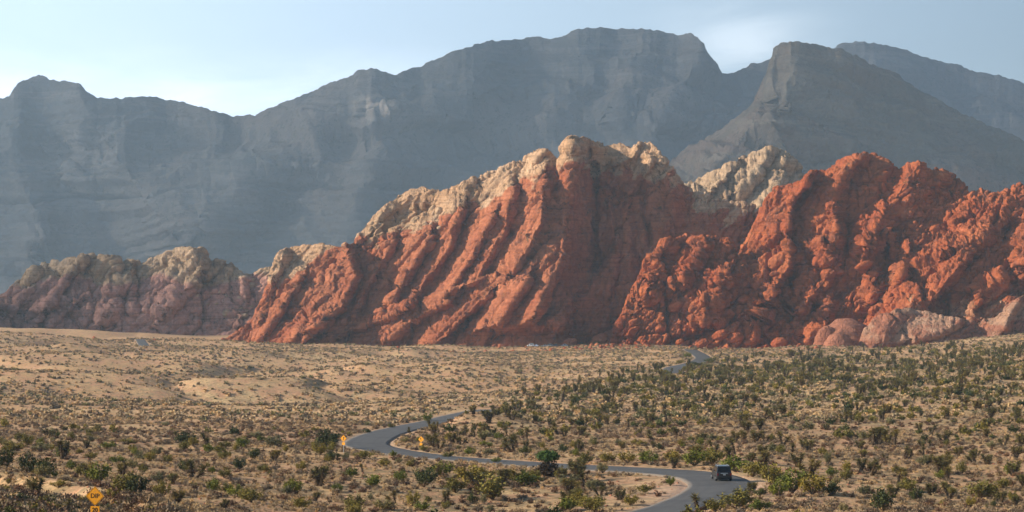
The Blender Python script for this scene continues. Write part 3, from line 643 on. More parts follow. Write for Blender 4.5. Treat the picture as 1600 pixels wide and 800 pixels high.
dome('rear_lobe', 1322, 540, 92, 38, 1412, 3, pr); dome('front_lobe', 1312, 549, 54, 27, 1392, 8, pr); dome('side_lobe', 1292, 545, 44, 34, 1406, 12, pr)

# ------------------------------------------------------------------ plants
def plant_mat(name, c1, c2, rough=0.7, trans=0.0):
    m, nt, b = newmat(name, rough, 0.25); P = geo(nt)
    oi = nt.nodes.new('ShaderNodeObjectInfo')
    c = mixc(nt, ramp(nt, noise(nt, P, 2.2, 3, 0.7), [(0.35, 0), (0.65, 1)]), c1, c2)
    c = mixc(nt, 1.0, c, ramp(nt, oi.outputs['Random'], [(0, (0.72, 0.75, 0.8)), (0.5, (1.0, 1.0, 1.0)), (1, (1.35, 1.2, 0.95))]), 'MULTIPLY')
    nt.links.new(c, b.inputs['Base Color']); return m
LEAF = {'olive green': plant_mat('olive_leaf', (0.15, 0.135, 0.020), (0.26, 0.21, 0.045)), 'bright green': plant_mat('green_leaf', (0.10, 0.13, 0.014), (0.18, 0.19, 0.024)),
        'dark green': plant_mat('dark_leaf', (0.045, 0.058, 0.014), (0.09, 0.10, 0.022)), 'grey green': plant_mat('grey_leaf', (0.16, 0.155, 0.065), (0.24, 0.21, 0.10))}
STEM = plant_mat('brown_stem', (0.10, 0.07, 0.045), (0.17, 0.12, 0.08))
THATCH = plant_mat('dead_yucca_thatch', (0.045, 0.030, 0.018), (0.11, 0.075, 0.042)); SPIKE = plant_mat('yucca_blade', (0.095, 0.085, 0.022), (0.22, 0.18, 0.06))
TWIG = plant_mat('dry_twig', (0.17, 0.125, 0.08), (0.30, 0.22, 0.14)); TWIG2 = plant_mat('rusty_twig', (0.11, 0.060, 0.038), (0.18, 0.105, 0.065)); STRAW = plant_mat('straw', (0.44, 0.315, 0.175), (0.55, 0.41, 0.24))
def unit(v): return v/(np.linalg.norm(v, axis=-1, keepdims=True)+1e-9)
def tubes(paths, radii, n=4):
    V, F = [], []; o = 0
    for P, r in zip(paths, radii):
        P = np.asarray(P, float); T = unit(np.gradient(P, axis=0)); a = unit(np.cross(T, [0.3, 0.9, 0.1])); b_ = np.cross(T, a)
        an = np.arange(n)/n*2*math.pi; ring = P[:, None]+np.asarray(r)[:, None, None]*(np.cos(an)[None, :, None]*a[:, None]+np.sin(an)[None, :, None]*b_[:, None])
        V.append(ring.reshape(-1, 3)); i = np.arange(len(P)*n).reshape(len(P), n); j = np.roll(i, -1, 1)
        q = np.stack([i[:-1], j[:-1], j[1:], i[1:]], -1).reshape(-1, 4)+o; F.append(np.vstack([q[:, [0, 1, 2]], q[:, [0, 2, 3]]])); o += len(P)*n
    return np.vstack(V), np.vstack(F)
def blades(base, d, L, W, r):
    """one thin triangle or leaf per row"""
    d = unit(d); s = unit(np.cross(d, r.normal(size=d.shape))); L = np.broadcast_to(L, len(base))[:, None]; W = np.broadcast_to(W, len(base))[:, None]
    V = np.stack([base-s*W/2, base+s*W/2, base+d*L], 1).reshape(-1, 3); return V, np.arange(len(V)).reshape(-1, 3)
def joinm(parts):
    V, F, I = [], [], []; o = 0
    for k, (v, f) in enumerate(parts): V.append(v); F.append(f+o); I.append(np.full(len(f), k)); o += len(v)
    return np.vstack(V), np.vstack(F), np.concatenate(I)
def gen_bush(seed, leaves=1000, stems=18, H=1.0, Wd=1.25, lsz=0.085, low=0.1):
    r = np.random.default_rng(seed); paths, rad, tips = [], [], []
    for i in range(stems):
        a = r.uniform(0, 2*math.pi); o_ = r.uniform(0.15, 1)**0.7*Wd/2*0.8; h = H*r.uniform(0.55, 1)*(1-0.35*(o_/(Wd/2))**2)
        t = np.linspace(0, 1, 4)[:, None]; P = np.hstack([np.cos(a)*o_*t**0.8, np.sin(a)*o_*t**0.8, h*t])+r.normal(0, 0.025, (4, 3))*t
        paths.append(P); rad.append(np.linspace(0.018, 0.006, 4)); tips.append(P)
    tv = tubes(paths, rad, 3); tips = np.array(tips)
    i = r.integers(0, stems, leaves); t = r.uniform(0.35, 1.08, leaves)**0.8; k = np.clip((t*3).astype(int), 0, 2); f = t*3-k
    c = tips[i, k]*(1-f)[:, None]+tips[i, k+1]*f[:, None]
    c = c+unit(r.normal(size=(leaves, 3)))*(r.uniform(0, 0.16, leaves)*Wd)[:, None]; c[:, 2] = np.maximum(c[:, 2], 0.02+low*r.random(leaves)*H)
    lv = blades(c, r.normal(size=(leaves, 3))+[0, 0, 0.5], lsz*r.uniform(0.7, 1.4, leaves), lsz*0.8, r)
    return tv, lv
def gen_yucca(seed, stalks):
    r = np.random.default_rng(seed); paths, rad, tb, td, cb, cd = [], [], [], [], [], []
    for i in range(stalks):
        a = r.uniform(0, 6.28); ln = r.uniform(0.05, 0.38) if stalks > 1 else r.uniform(0, 0.15); h = r.uniform(0.55, 1.0) if i else 1.0; h *= 0.82
        t = np.linspace(0, 1, 5)[:, None]; P = np.hstack([np.cos(a)*(0.06+ln*t**1.3), np.sin(a)*(0.06+ln*t**1.3), h*t]); P[1:, :2] += r.normal(0, 0.015, (4, 2))
        paths.append(P); rad.append(np.array([0.07, 0.055, 0.05, 0.05, 0.03]))
        n = 70; u = r.uniform(0.15, 0.9, n); k = np.clip((u*4).astype(int), 0, 3); f = u*4-k; c = P[k]*(1-f)[:, None]+P[k+1]*f[:, None]
        an = r.uniform(0, 6.28, n); dd = np.stack([np.cos(an), np.sin(an), -0.9+0*an], 1); tb.append(c+0.03*dd); td.append(dd)
        n = 110; u = r.uniform(0.72, 1.0, n); k = np.clip((u*4).astype(int), 0, 3); f = u*4-k; c = P[k]*(1-f)[:, None]+P[k+1]*f[:, None]
        an = r.uniform(0, 6.28, n); dd = np.stack([np.cos(an), np.sin(an), (u-0.72)/0.28*1.9-0.35+r.normal(0, 0.25, n)], 1); cb.append(c); cd.append(dd)
    T = tubes(paths, rad, 6); tb = np.vstack(tb); td = np.vstack(td); th_ = blades(tb, td, 0.15, 0.035, r)
    V, F, _ = joinm([T, th_]); cb = np.vstack(cb); L = blades(cb, np.vstack(cd), 0.25*r.uniform(0.7, 1.2, len(cb)), 0.036, r); return (V, F), L
def gen_dry(seed, n=90, H=1.0, Wd=1.5, wid=0.05):
    r = np.random.default_rng(seed); b0 = r.normal(0, 0.10, (n, 3)); b0[:, 2] = 0
    d = unit(r.normal(size=(n, 3))); d[:, 2] = np.abs(d[:, 2])+0.25; d = unit(d)
    L = r.uniform(0.5, 1.0, n)*H; d2 = d*[Wd*0.6, Wd*0.6, 1.0]; A = blades(b0, d2, L, wid, r)
    mid = b0+unit(d2)*(L*r.uniform(0.4, 0.95, n))[:, None]; B = blades(mid, r.normal(size=(n, 3)), 0.30, wid*3.2, r)
    V, F, _ = joinm([A, B]); return V, F
def tmesh(name, vf, mat): return np_mesh(name, vf[0], vf[1], mat, False)
BUSH = {}
for c_ in LEAF:
    for k in range(3):
        tv, lv = gen_bush(300+k, 900); V, F, I = joinm([tv, lv])
        BUSH[c_, k] = (tmesh('stems', tv, STEM), tmesh('foliage', lv, LEAF[c_]))
YUC = []
for k, ns in enumerate((1, 2, 3, 4, 3, 5)):
    a_, b_ = gen_yucca(500+k, ns); V, F, I = joinm([a_, b_]); YUC.append((tmesh('trunk', a_, THATCH), tmesh('leaf_crown', b_, SPIKE), np_mesh('yucca', V, F, [THATCH, SPIKE], False, None, I), ns))
DRY = [tmesh('dry_shrub', gen_dry(600+k), (TWIG, TWIG2, TWIG)[k]) for k in range(3)]
def proto(name, V, F, mats, I=None):                       # source of instanced ground cover
    return bpy.data.objects.new(name, np_mesh(name, V, F, mats, False, None, I))
# --- spots that are already taken
FRAME = lambda x, y: (x > -10) & (x < 1610) & (y > 480) & (y < 812)
taken = []
def clear_ok(X, Y, rd, m=0.6): return rd > m
def scatter(n, D0, D1, accept, seed, power=1.0):
    """random places on the ground, even per square metre, thinned by accept(X, Y)"""
    r = np.random.default_rng(seed); D = np.sqrt(r.uniform(D0*D0, D1*D1, n)); x = r.uniform(-160, 1760, n); X = (x-800)/FPX*D
    rd = roaddist(X, D); a = accept(X, D, x)*(rd > 0.9)
    k = r.random(n) < a; return X[k], D[k], x[k], rd[k]
ORD = ['leftmost', 'second', 'third', 'fourth', 'fifth', 'sixth', 'seventh', 'eighth', 'ninth', 'tenth', 'eleventh', 'twelfth', 'thirteenth', 'fourteenth', 'fifteenth', 'sixteenth', 'seventeenth', 'eighteenth', 'nineteenth', 'twentieth', 'twenty first', 'twenty second', 'twenty third', 'twenty fourth', 'twenty fifth', 'twenty sixth', 'twenty seventh', 'twenty eighth']
for t_ in ('twenty', 'thirty', 'forty', 'fifty', 'sixty', 'seventy', 'eighty'):
    ORD += [f'{t_} {u_}' for u_ in ('first', 'second', 'third', 'fourth', 'fifth', 'sixth', 'seventh', 'eighth', 'ninth')] if t_ != 'twenty' else ['twenty ninth']
    ORD += [{'twenty': 'thirtieth', 'thirty': 'fortieth', 'forty': 'fiftieth', 'fifty': 'sixtieth', 'sixty': 'seventieth', 'seventy': 'eightieth', 'eighty': 'ninetieth'}[t_]]
COLS = [(100, 'at the left edge'), (210, 'around the dip sign'), (330, 'right of the dip sign'), (450, 'below the valley gap'), (560, 'left of the road bend'), (660, 'below the road bend'), (760, 'right of the middle sign'), (850, 'left of the round green tree'),
        (950, 'right of the round green tree'), (1060, 'below the deep shaded face'), (1180, 'in line with the dark car'), (1280, 'just right of the road'), (1370, 'below the pink dome'), (1490, 'below the orange gullies'), (9999, 'at the right edge')]
ROWS = [(600, 'up on the crest'), (635, 'high on the slope'), (668, 'mid slope'), (700, 'on the lower ground'), (735, 'near the road'), (765, 'in the near brush'), (9999, 'in the foreground')]
recs = []                                                   # (object, px, py, kind noun)
def finish_labels():
    cells = {}
    for o, x, y, kind in recs:
        c = next(n for v, n in COLS if x < v); q = next(n for v, n in ROWS if y < v); cells.setdefault((kind, q, c), []).append((x, y, o))
    for (kind, q, c), L in cells.items():
        L.sort(key=lambda t: t[0])
        for i, (x, y, o) in enumerate(L):
            if len(L) == 1: o['label'] = f'{kind} {q}, {c}'
            elif i == 0: o['label'] = f'leftmost {kind} {q}, {c}'
            elif i == len(L)-1: o['label'] = f'rightmost {kind} {q}, {c}'
            else: o['label'] = f'{ORD[min(i, len(ORD)-1)]} from left {kind} {q}, {c}'
def place_bush(X, Y, H, Wd, colr, label=None, x=None, y=None, word='creosote bush'):
    rt = link(bpy.data.objects.new('creosote_bush', None)); z = float(zground(np.array([X]), np.array([Y]))[0]); k = random.randrange(3)
    rt.location = (X, Y, z-0.03); rt.rotation_euler = (0, 0, random.uniform(0, 6.28)); rt.scale = (Wd/1.3, Wd/1.3, H/1.0)
    for nm, me in zip(('stems', 'foliage'), BUSH[colr, k]): link(bpy.data.objects.new(nm, me), rt)
    tag(rt, label, 'bush', 'green bushes on the desert floor')
    if not label: recs.append((rt, x, y, f'{colr} bush'))
    taken.append((X, Y, Wd/2)); return rt
def place_yucca(X, Y, H, label=None, x=None, y=None, k=None):
    k = random.randrange(6) if k is None else k; tr, cr, _, ns = YUC[k]; rt = link(bpy.data.objects.new('yucca', None)); z = float(zground(np.array([X]), np.array([Y]))[0])
    rt.location = (X, Y, z-0.05); rt.rotation_euler = (0, 0, random.uniform(0, 6.28)); rt.scale = (H*1.35, H*1.35, H)
    link(bpy.data.objects.new('trunk', tr), rt); link(bpy.data.objects.new('leaf_crown', cr), rt)
    tag(rt, label, 'yucca', 'spiky yuccas on the desert floor')
    if not label: recs.append((rt, x, y, {1: 'single stalk yucca', 2: 'twin stalk yucca'}.get(ns, 'clumped yucca')))
    taken.append((X, Y, H*0.35)); return rt
# hand placed plants: photo column, row of the foot, height and width in photo pixels
HB = [(855, 742, 26, 42, 'dark green', None), (513, 700, 30, 46, 'dark green', 'big dark green bush left of the sign at the road bend'), (1047, 759, 16, 20, 'bright green', 'small bright green bush on the inner road edge left of the car'),
      (668, 658, 15, 22, 'bright green', 'green bush behind the far end of the near road'), (612, 668, 8, 14, 'olive green', 'small round bush behind the road bend'), (573, 676, 8, 18, 'dark green', 'low dark bush on the outer edge of the road bend'),
      (980, 722, 18, 34, 'olive green', None), (1014, 724, 22, 40, 'bright green', None), (1050, 722, 20, 36, 'olive green', None), (1084, 730, 26, 44, 'bright green', None), (1112, 728, 26, 40, 'olive green', None), (1150, 738, 28, 46, 'bright green', None),
      (1175, 745, 26, 40, 'olive green', None), (1205, 758, 34, 48, 'olive green', None), (1238, 772, 38, 54, 'bright green', None), (1268, 776, 34, 50, 'olive green', None), (1215, 776, 24, 34, 'bright green', None), (1190, 742, 20, 34, 'dark green', None),
      (1150, 796, 34, 60, 'olive green', 'wide olive bush below the dark car at the bottom'), (1118, 800, 22, 36, 'olive green', None), (1188, 800, 20, 40, 'bright green', None), (1186, 775, 14, 22, 'dark green', None),
      (1378, 800, 36, 50, 'dark green', None), (1420, 766, 22, 36, 'olive green', None), (1530, 776, 32, 50, 'olive green', None), (1300, 776, 20, 44, 'dark green', None), (1350, 775, 16, 30, 'grey green', None), (1300, 745, 16, 24, 'bright green', None), (1580, 745, 22, 30, 'bright green', None),
      (690, 742, 24, 40, 'bright green', None), (735, 757, 30, 60, 'olive green', None), (770, 777, 38, 66, 'olive green', None), (755, 745, 22, 46, 'olive green', None), (825, 760, 26, 42, 'bright green', None), (662, 765, 34, 44, 'dark green', None), (790, 748, 20, 40, 'olive green', None), (712, 770, 26, 44, 'olive green', None),
      (885, 758, 18, 40, 'grey green', None), (925, 760, 14, 36, 'grey green', None), (900, 790, 18, 38, 'olive green', None), (888, 798, 22, 40, 'bright green', None), (925, 800, 26, 48, 'olive green', None), (985, 790, 18, 34, 'olive green', None), (1005, 772, 16, 28, 'olive green', None),
      (735, 712, 14, 24, 'bright green', None), (762, 712, 12, 22, 'grey green', None), (776, 722, 10, 18, 'bright green', None), (822, 712, 16, 24, 'dark green', None), (700, 714, 10, 20, 'olive green', None), (880, 708, 14, 22, 'dark green', None), (915, 724, 16, 30, 'olive green', None), (948, 722, 16, 30, 'olive green', None),
      (155, 758, 32, 44, 'bright green', 'bright green bush directly behind the dip sign'), (195, 782, 36, 48, 'olive green', None), (215, 786, 34, 40, 'dark green', None), (70, 745, 32, 42, 'dark green', None), (45, 742, 34, 34, 'dark green', None), (8, 735, 34, 34, 'dark green', None), (20, 706, 16, 44, 'olive green', None),
      (98, 718, 18, 28, 'bright green', None), (65, 706, 16, 40, 'grey green', None), (170, 702, 14, 30, 'bright green', None), (200, 698, 10, 26, 'olive green', None), (142, 715, 12, 26, 'olive green', None), (185, 727, 14, 30, 'bright green', None), (222, 720, 16, 30, 'grey green', None), (292, 700, 22, 44, 'dark green', None),
      (290, 738, 20, 24, 'dark green', None), (255, 775, 26, 34, 'olive green', None), (258, 668, 8, 18, 'grey green', None), (132, 676, 8, 18, 'dark green', None), (400, 685, 12, 26, 'grey green', None), (378, 704, 18, 28, 'bright green', None), (398, 720, 18, 26, 'dark green', None), (428, 702, 20, 36, 'grey green', None),
      (375, 733, 20, 24, 'dark green', None), (352, 704, 12, 24, 'olive green', None), (340, 710, 12, 28, 'olive green', None), (412, 738, 14, 26, 'olive green', None), (458, 768, 22, 34, 'bright green', None), (368, 780, 20, 32, 'bright green', None), (395, 790, 22, 40, 'olive green', None), (500, 715, 20, 34, 'olive green', None),
      (520, 722, 16, 30, 'dark green', None), (550, 745, 16, 28, 'bright green', None), (528, 766, 14, 26, 'bright green', None), (585, 762, 20, 34, 'bright green', None), (570, 720, 14, 36, 'olive green', None), (602, 732, 14, 22, 'olive green', None), (625, 755, 20, 24, 'bright green', None), (555, 800, 26, 40, 'olive green', None),
      (470, 798, 18, 40, 'olive green', None), (600, 795, 18, 44, 'grey green', None), (645, 790, 24, 30, 'olive green', None), (660, 800, 16, 30, 'bright green', None), (1097, 541, 9, 13, 'dark green', 'lone dark bush on the crest above the far road'), (1074, 560, 8, 14, 'bright green', None), (1086, 572, 8, 26, 'dark green', None), (1108, 566, 6, 24, 'dark green', None), (1062, 568, 6, 18, 'olive green', None), (932, 540, 6, 12, 'bright green', 'small green bush beside the pale slab by the parked cars'), (908, 540, 5, 12, 'dark green', None), (490, 608, 8, 26, 'dark green', None), (30, 762, 20, 40, 'dark green', None), (78, 772, 18, 40, 'olive green', None), (108, 790, 22, 40, 'dark green', None), (12, 780, 22, 40, 'dark green', None), (50, 792, 20, 44, 'dark green', None), (130, 772, 18, 30, 'olive green', None), (182, 800, 18, 40, 'dark green', None), (92, 756, 12, 34, 'olive green', None), (8, 752, 14, 34, 'olive green', None)]
for x, y, hp, wp, c_, lab in HB:
    X, Y = gpt(x, y)
    if float(roaddist(np.array([X]), np.array([Y]))[0]) < wp*Y/FPX*0.25: Y = Y-0 if lab else Y
    if x == 855: continue
    s_ = Y/FPX; place_bush(X, Y, hp*s_*1.0, wp*s_*1.2, c_, lab, x, y)
# the round green tree by the road: green crown over a brown skirt
X, Y = gpt(856, 741); s_ = Y/FPX; z = float(zground(np.array([X]), np.array([Y]))[0])
tr = link(bpy.data.objects.new('round_tree', None)); tr.location = (X, Y, z-0.05); tag(tr, 'round dark green tree with a brown thatched skirt beside the road', 'tree')
tv, _ = gen_bush(71, 10, 9, 2.6, 1.6); th1 = gen_dry(72, 520, 2.6, 1.2, 0.12); V, F, _ = joinm([tv, th1]); link(bpy.data.objects.new('trunk', tmesh('trunk', (V, F), THATCH)), tr)
r_ = np.random.default_rng(73); n = 2200; c3 = unit(r_.normal(size=(n, 3)))*(r_.random((n, 1))**0.4)*[1.75, 1.5, 0.80]*(0.8+0.35*vnoise(*(unit(r_.normal(size=(n, 3))).T*2))[:, None])+[0, 0, 2.6]
link(bpy.data.objects.new('crown', tmesh('crown', blades(c3, r_.normal(size=(n, 3))+[0, 0, .8], 0.34, 0.13, r_), plant_mat('tree_leaf', (0.035, 0.085, 0.02), (0.08, 0.14, 0.03)))), tr); taken.append((X, Y, 1.8))
HY = [(890, 768, 26, 3, 'spiky black yucca with spreading arms right of the round tree'), (1092, 800, 34, 1, 'tall yucca standing in front of the road at the bottom'), (1170, 772, 22, 3, None), (498, 760, 34, 3, None), (492, 778, 16, 3, None), (428, 724, 20, 3, None), (326, 700, 22, 1, None), (1362, 695, 30, 3, None),
      (1372, 693, 28, 4, None), (1396, 697, 30, 1, None), (1388, 690, 18, 2, None), (1441, 700, 16, 1, None), (1453, 700, 16, 0, None), (1410, 712, 22, 1, None), (1421, 712, 16, 0, None), (1348, 715, 14, 3, None), (1495, 712, 18, 3, None), (1585, 718, 22, 3, None), (1345, 738, 24, 2, None), (1360, 738, 16, 3, None),
      (1412, 755, 20, 0, None), (1480, 755, 24, 2, None), (1503, 740, 14, 0, None), (1560, 790, 24, 3, None), (1545, 800, 14, 1, None), (1166, 677, 20, 3, None), (1160, 660, 14, 3, None), (1084, 696, 18, 1, None), (1095, 690, 16, 3, None), (1226, 650, 20, 3, None), (1262, 705, 20, 3, None), (1255, 700, 18, 2, None),
      (838, 665, 12, 3, None), (800, 668, 16, 4, None), (765, 670, 22, 3, None), (740, 668, 14, 3, None), (908, 665, 16, 2, None), (950, 664, 16, 3, None), (876, 632, 26, 0, 'lone tall thin yucca stalk standing out on the slope'), (1020, 700, 12, 2, None), (950, 632, 14, 3, None), (985, 615, 14, 4, None),
      (60, 758, 34, 3, None), (100, 778, 28, 1, 'dark forked yucca stump left of the dip sign'), (136, 748, 22, 0, None), (122, 738, 18, 1, None), (135, 702, 14, 3, None), (275, 792, 26, 3, None), (296, 745, 20, 0, None), (270, 762, 18, 3, None), (350, 798, 20, 4, None), (618, 783, 22, 1, None), (698, 782, 22, 2, None),
      (643, 678, 12, 1, None), (568, 738, 14, 0, None), (790, 740, 10, 1, None), (1040, 640, 14, 3, None), (1108, 630, 16, 4, None), (1180, 632, 14, 3, None), (1320, 660, 18, 4, None), (1385, 650, 20, 3, None), (1480, 655, 20, 4, None), (1545, 655, 20, 3, None), (1590, 660, 22, 4, None), (1500, 620, 20, 3, None), (1330, 600, 14, 3, None)]
for x, y, hp, k, lab in HY:
    X, Y = gpt(x, y); place_yucca(X, Y, hp*Y/FPX, lab, x, y, k)
# scattered ones
def tree_free(X, Y, m):
    T = np.array(taken); return ((T[:, 0]-X)**2+(T[:, 1]-Y)**2 > (T[:, 2]+m)**2).all()
def yden(X, Y, x): return density(X, Y)*np.where(x > 660, 1.0, 0.18)*sstep(225, 260, Y)
def gden(X, Y, x): return density(X, Y)*np.where(x > 660, 0.36+0.36*sstep(420, 620, Y), 0.62)*np.where((x > 960) & (x < 1070) & (Y < 300), 0.1, 1)
X, Y, x, rd = scatter(4400, 230, 1300, yden, 21); k = np.argsort(Y); YX, YY, Yx = X[k], Y[k], x[k]
YZ = zground(YX, YY); Yy = w2px(YX, YY, YZ)[1]; inf = FRAME(Yx, Yy); n_ = 0; restY = []
for i in range(len(YX)):
    H = random.uniform(1.1, 2.7)
    if not tree_free(YX[i], YY[i], 0.3) and YY[i] < 500: continue
    if inf[i] and n_ < 300-len(HY): place_yucca(YX[i], YY[i], H, None, Yx[i], Yy[i]); n_ += 1
    else: restY.append((YX[i], YY[i], H*(1+0.0006*YY[i])))
X, Y, x, rd = scatter(15000, 215, 1300, gden, 22); k = np.argsort(Y); BX, BY, Bx = X[k], Y[k], x[k]
By = w2px(BX, BY, zground(BX, BY))[1]; inf = FRAME(Bx, By); n_ = 0; restB = []
for i in range(len(BX)):
    Wd = random.uniform(0.9, 2.3); H = Wd*random.uniform(0.5, 0.8)
    if BY[i] < 480 and not tree_free(BX[i], BY[i], 0.5): continue
    cl_ = random.choices(list(LEAF), (6, 2, 1, 4))[0]
    if inf[i] and n_ < 300-len(HB): place_bush(BX[i], BY[i], H, Wd, cl_, None, Bx[i], By[i]); n_ += 1
    else: restB.append((BX[i], BY[i], Wd*(0.95+0.0004*BY[i])))
# dry shrubs: the 300 nearest are things, the rest ground cover
def dden(X, Y, x): return 0.35+0.5*sstep(-0.2, 0.5, fbm(X/30, Y/30, o=3, s=151))
X, Y, x, rd = scatter(16000, 150, 480, dden, 23); k = np.argsort(Y); X, Y, x = X[k], Y[k], x[k]
dy = w2px(X, Y, zground(X, Y)); inf = FRAME(dy[0], dy[1]); Z = zground(X, Y); restD = []; n_ = 0
for i in range(len(X)):
    sz = random.uniform(0.35, 0.8)
    if inf[i] and n_ < 300:
        k = random.randrange(3); o = link(bpy.data.objects.new('dry_shrub', DRY[k])); o.location = (X[i], Y[i], Z[i]-0.03); o.rotation_euler = (0, 0, random.uniform(0, 6.28)); o.scale = (sz*1.2, sz*1.2, sz)
        tag(o, None, 'shrub', 'low leafless dry shrubs'); recs.append((o, x[i], dy[1][i], ('greyish dry shrub', 'rusty dry shrub', 'greyish dry shrub')[k])); n_ += 1
    else: restD.append((X[i], Y[i], sz))
X, Y, x, rd = scatter(140000, 480, 1490, lambda X, Y, x: 0.5+0.5*sstep(-0.15, 0.35, fbm(X/60, Y/45, o=4, s=161)), 24)
r_ = np.random.default_rng(5); restF = np.stack([X, Y, r_.uniform(0.2, 1.0, len(X))**3*1.4+0.25], 1)
X, Y, x, rd = scatter(70000, 150, 520, lambda X, Y, x: sstep(-0.35, 0.35, fbm(X/14, Y/14, o=3, s=171))*0.9, 25)
restG = np.stack([X, Y, r_.uniform(0.25, 0.6, len(X))], 1)
Yb = r_.uniform(150, 212, 2600); Xb = r_.uniform(-60, -8, 2600); kb = bankoff(Xb, Yb)[2] > -3      # brush that holds the bank at the lower left
for a_, b_ in zip(Xb[kb], Yb[kb]): (restD if random.random() < 0.7 else restB).append((a_, b_, random.uniform(0.5, 1.1)))
Yb = r_.uniform(150, 212, 6000); Xb = r_.uniform(-60, -8, 6000); restG = np.vstack([restG, np.stack([Xb, Yb, r_.uniform(0.3, 0.7, 6000)], 1)])
X, Y, x, rd = scatter(9000, 150, 420, lambda X, Y, x: 0.25+0.75*np.exp(-((X-22)/12)**2-((Y-262)/20)**2), 26)
restS = np.stack([X, Y, r_.uniform(0.06, 0.30, len(X))**1.2], 1)
finish_labels()
def cover(name, label, pts, protos, seed=1, sink=0.03):
    pts = np.asarray(pts, float); n = len(pts); r = np.random.default_rng(seed); Z = zground(pts[:, 0], pts[:, 1])-sink
    me = bpy.data.meshes.new(name); me.vertices.add(n); me.vertices.foreach_set('co', np.stack([pts[:, 0], pts[:, 1], Z], 1).astype(np.float32).ravel())
    for an, tp, v in (('rz', 'FLOAT', r.uniform(0, 6.28, n)), ('sz', 'FLOAT', pts[:, 2]), ('kk', 'INT', r.integers(0, len(protos), n))):
        a = me.attributes.new(an, tp, 'POINT'); a.data.foreach_set('value', v.astype(np.int32 if tp == 'INT' else np.float32))
    o = link(bpy.data.objects.new(name, me)); tag(o, label, kind='stuff')
    ng = bpy.data.node_groups.new(name, 'GeometryNodeTree'); ng.interface.new_socket('Geometry', in_out='INPUT', socket_type='NodeSocketGeometry'); ng.interface.new_socket('Geometry', in_out='OUTPUT', socket_type='NodeSocketGeometry')
    gi, go = ng.nodes.new('NodeGroupInput'), ng.nodes.new('NodeGroupOutput'); ip = ng.nodes.new('GeometryNodeInstanceOnPoints'); jn = ng.nodes.new('GeometryNodeJoinGeometry')
    for p in reversed(protos):
        oi = ng.nodes.new('GeometryNodeObjectInfo'); oi.inputs['Object'].default_value = p; oi.inputs['As Instance'].default_value = True; ng.links.new(oi.outputs['Geometry'], jn.inputs[0])
    def na(nm, tp): a = ng.nodes.new('GeometryNodeInputNamedAttribute'); a.data_type = tp; a.inputs[0].default_value = nm; return a.outputs[0]
    cx_ = ng.nodes.new('ShaderNodeCombineXYZ'); ng.links.new(na('rz', 'FLOAT'), cx_.inputs[2])
    ng.links.new(gi.outputs[0], ip.inputs['Points']); ng.links.new(jn.outputs[0], ip.inputs['Instance']); ip.inputs['Pick Instance'].default_value = True
    ng.links.new(na('kk', 'INT'), ip.inputs['Instance Index']); ng.links.new(cx_.outputs[0], ip.inputs['Rotation']); ng.links.new(na('sz', 'FLOAT'), ip.inputs['Scale']); ng.links.new(ip.outputs[0], go.inputs[0])
    mo = o.modifiers.new('scatter', 'NODES'); mo.node_group = ng; return o
pb = []
for c_, k in (('olive green', 0), ('dark green', 1), ('grey green', 2), ('olive green', 2)):
    tv, lv = gen_bush(700+k, 260, 8, 0.62, 1.2, 0.15); V, F, I = joinm([tv, lv]); pb.append(proto('bush', V, F, [STEM, LEAF[c_]], I))
cover('green_brush', 'distant green desert brush on the slopes', restB, pb, 2)
cover('distant_yuccas', 'distant dark yuccas too many to count', restY, [bpy.data.objects.new('yucca', YUC[k][2]) for k in range(6)], 3, 0.05)
cover('dry_brush', 'low dry brush between the larger plants', restD, [bpy.data.objects.new('dry_shrub', d) for d in DRY], 4)
pf = [proto('far_shrub', *gen_dry(640+k, 30, 0.75, 1.5, 0.16), [mt]) for k, mt in enumerate((TWIG, STRAW, LEAF['grey green'], STRAW, TWIG, STRAW))]
cover('far_brush', 'fine speckled brush on the far plain', restF, pf, 5)
pg = [proto('grass_tuft', *gen_dry(660+k, 26, 0.9, 0.9, 0.06), [mt]) for k, mt in enumerate((STRAW, STRAW, TWIG))]
cover('golden_grass', 'tufts of golden dry grass', restG, pg, 6)
bs = [bpy.data.objects.new('stone', boulder_mesh('stone', 31+k, PINK)) for k in range(3)]
_v, _f = ico(1)
for k, o_ in enumerate(bs): o_.data = np_mesh('stone', _v*(1+0.25*np.random.default_rng(k).normal(size=(len(_v), 1)))*[1, .8, .6], _f, PINK)
sx = [proto('stone', _v*(1+0.25*np.random.default_rng(9+k).normal(size=(len(_v), 1)))*[1, .8, .7], _f, [mt]) for k, mt in enumerate((RED, ORANGE, ORANGE, RED))]
X, Y, x, rd = scatter(9000, 1330, 1470, lambda X, Y, x: sstep(1330, 1460, Y)*np.where(x > 820, 0.8, 0.10)*sstep(-0.2, 0.4, fbm(X/25, Y/25, o=3, s=181)), 27)
cover('scree', 'scattered red rubble at the foot of the cliffs', np.stack([X, Y, r_.uniform(0.25, 1.0, len(X))**2.5*2.2+0.2], 1), sx, 8, 0.0)
cover('loose_stones', 'loose pale stones and gravel near the road', restS, bs, 7, 0.0)

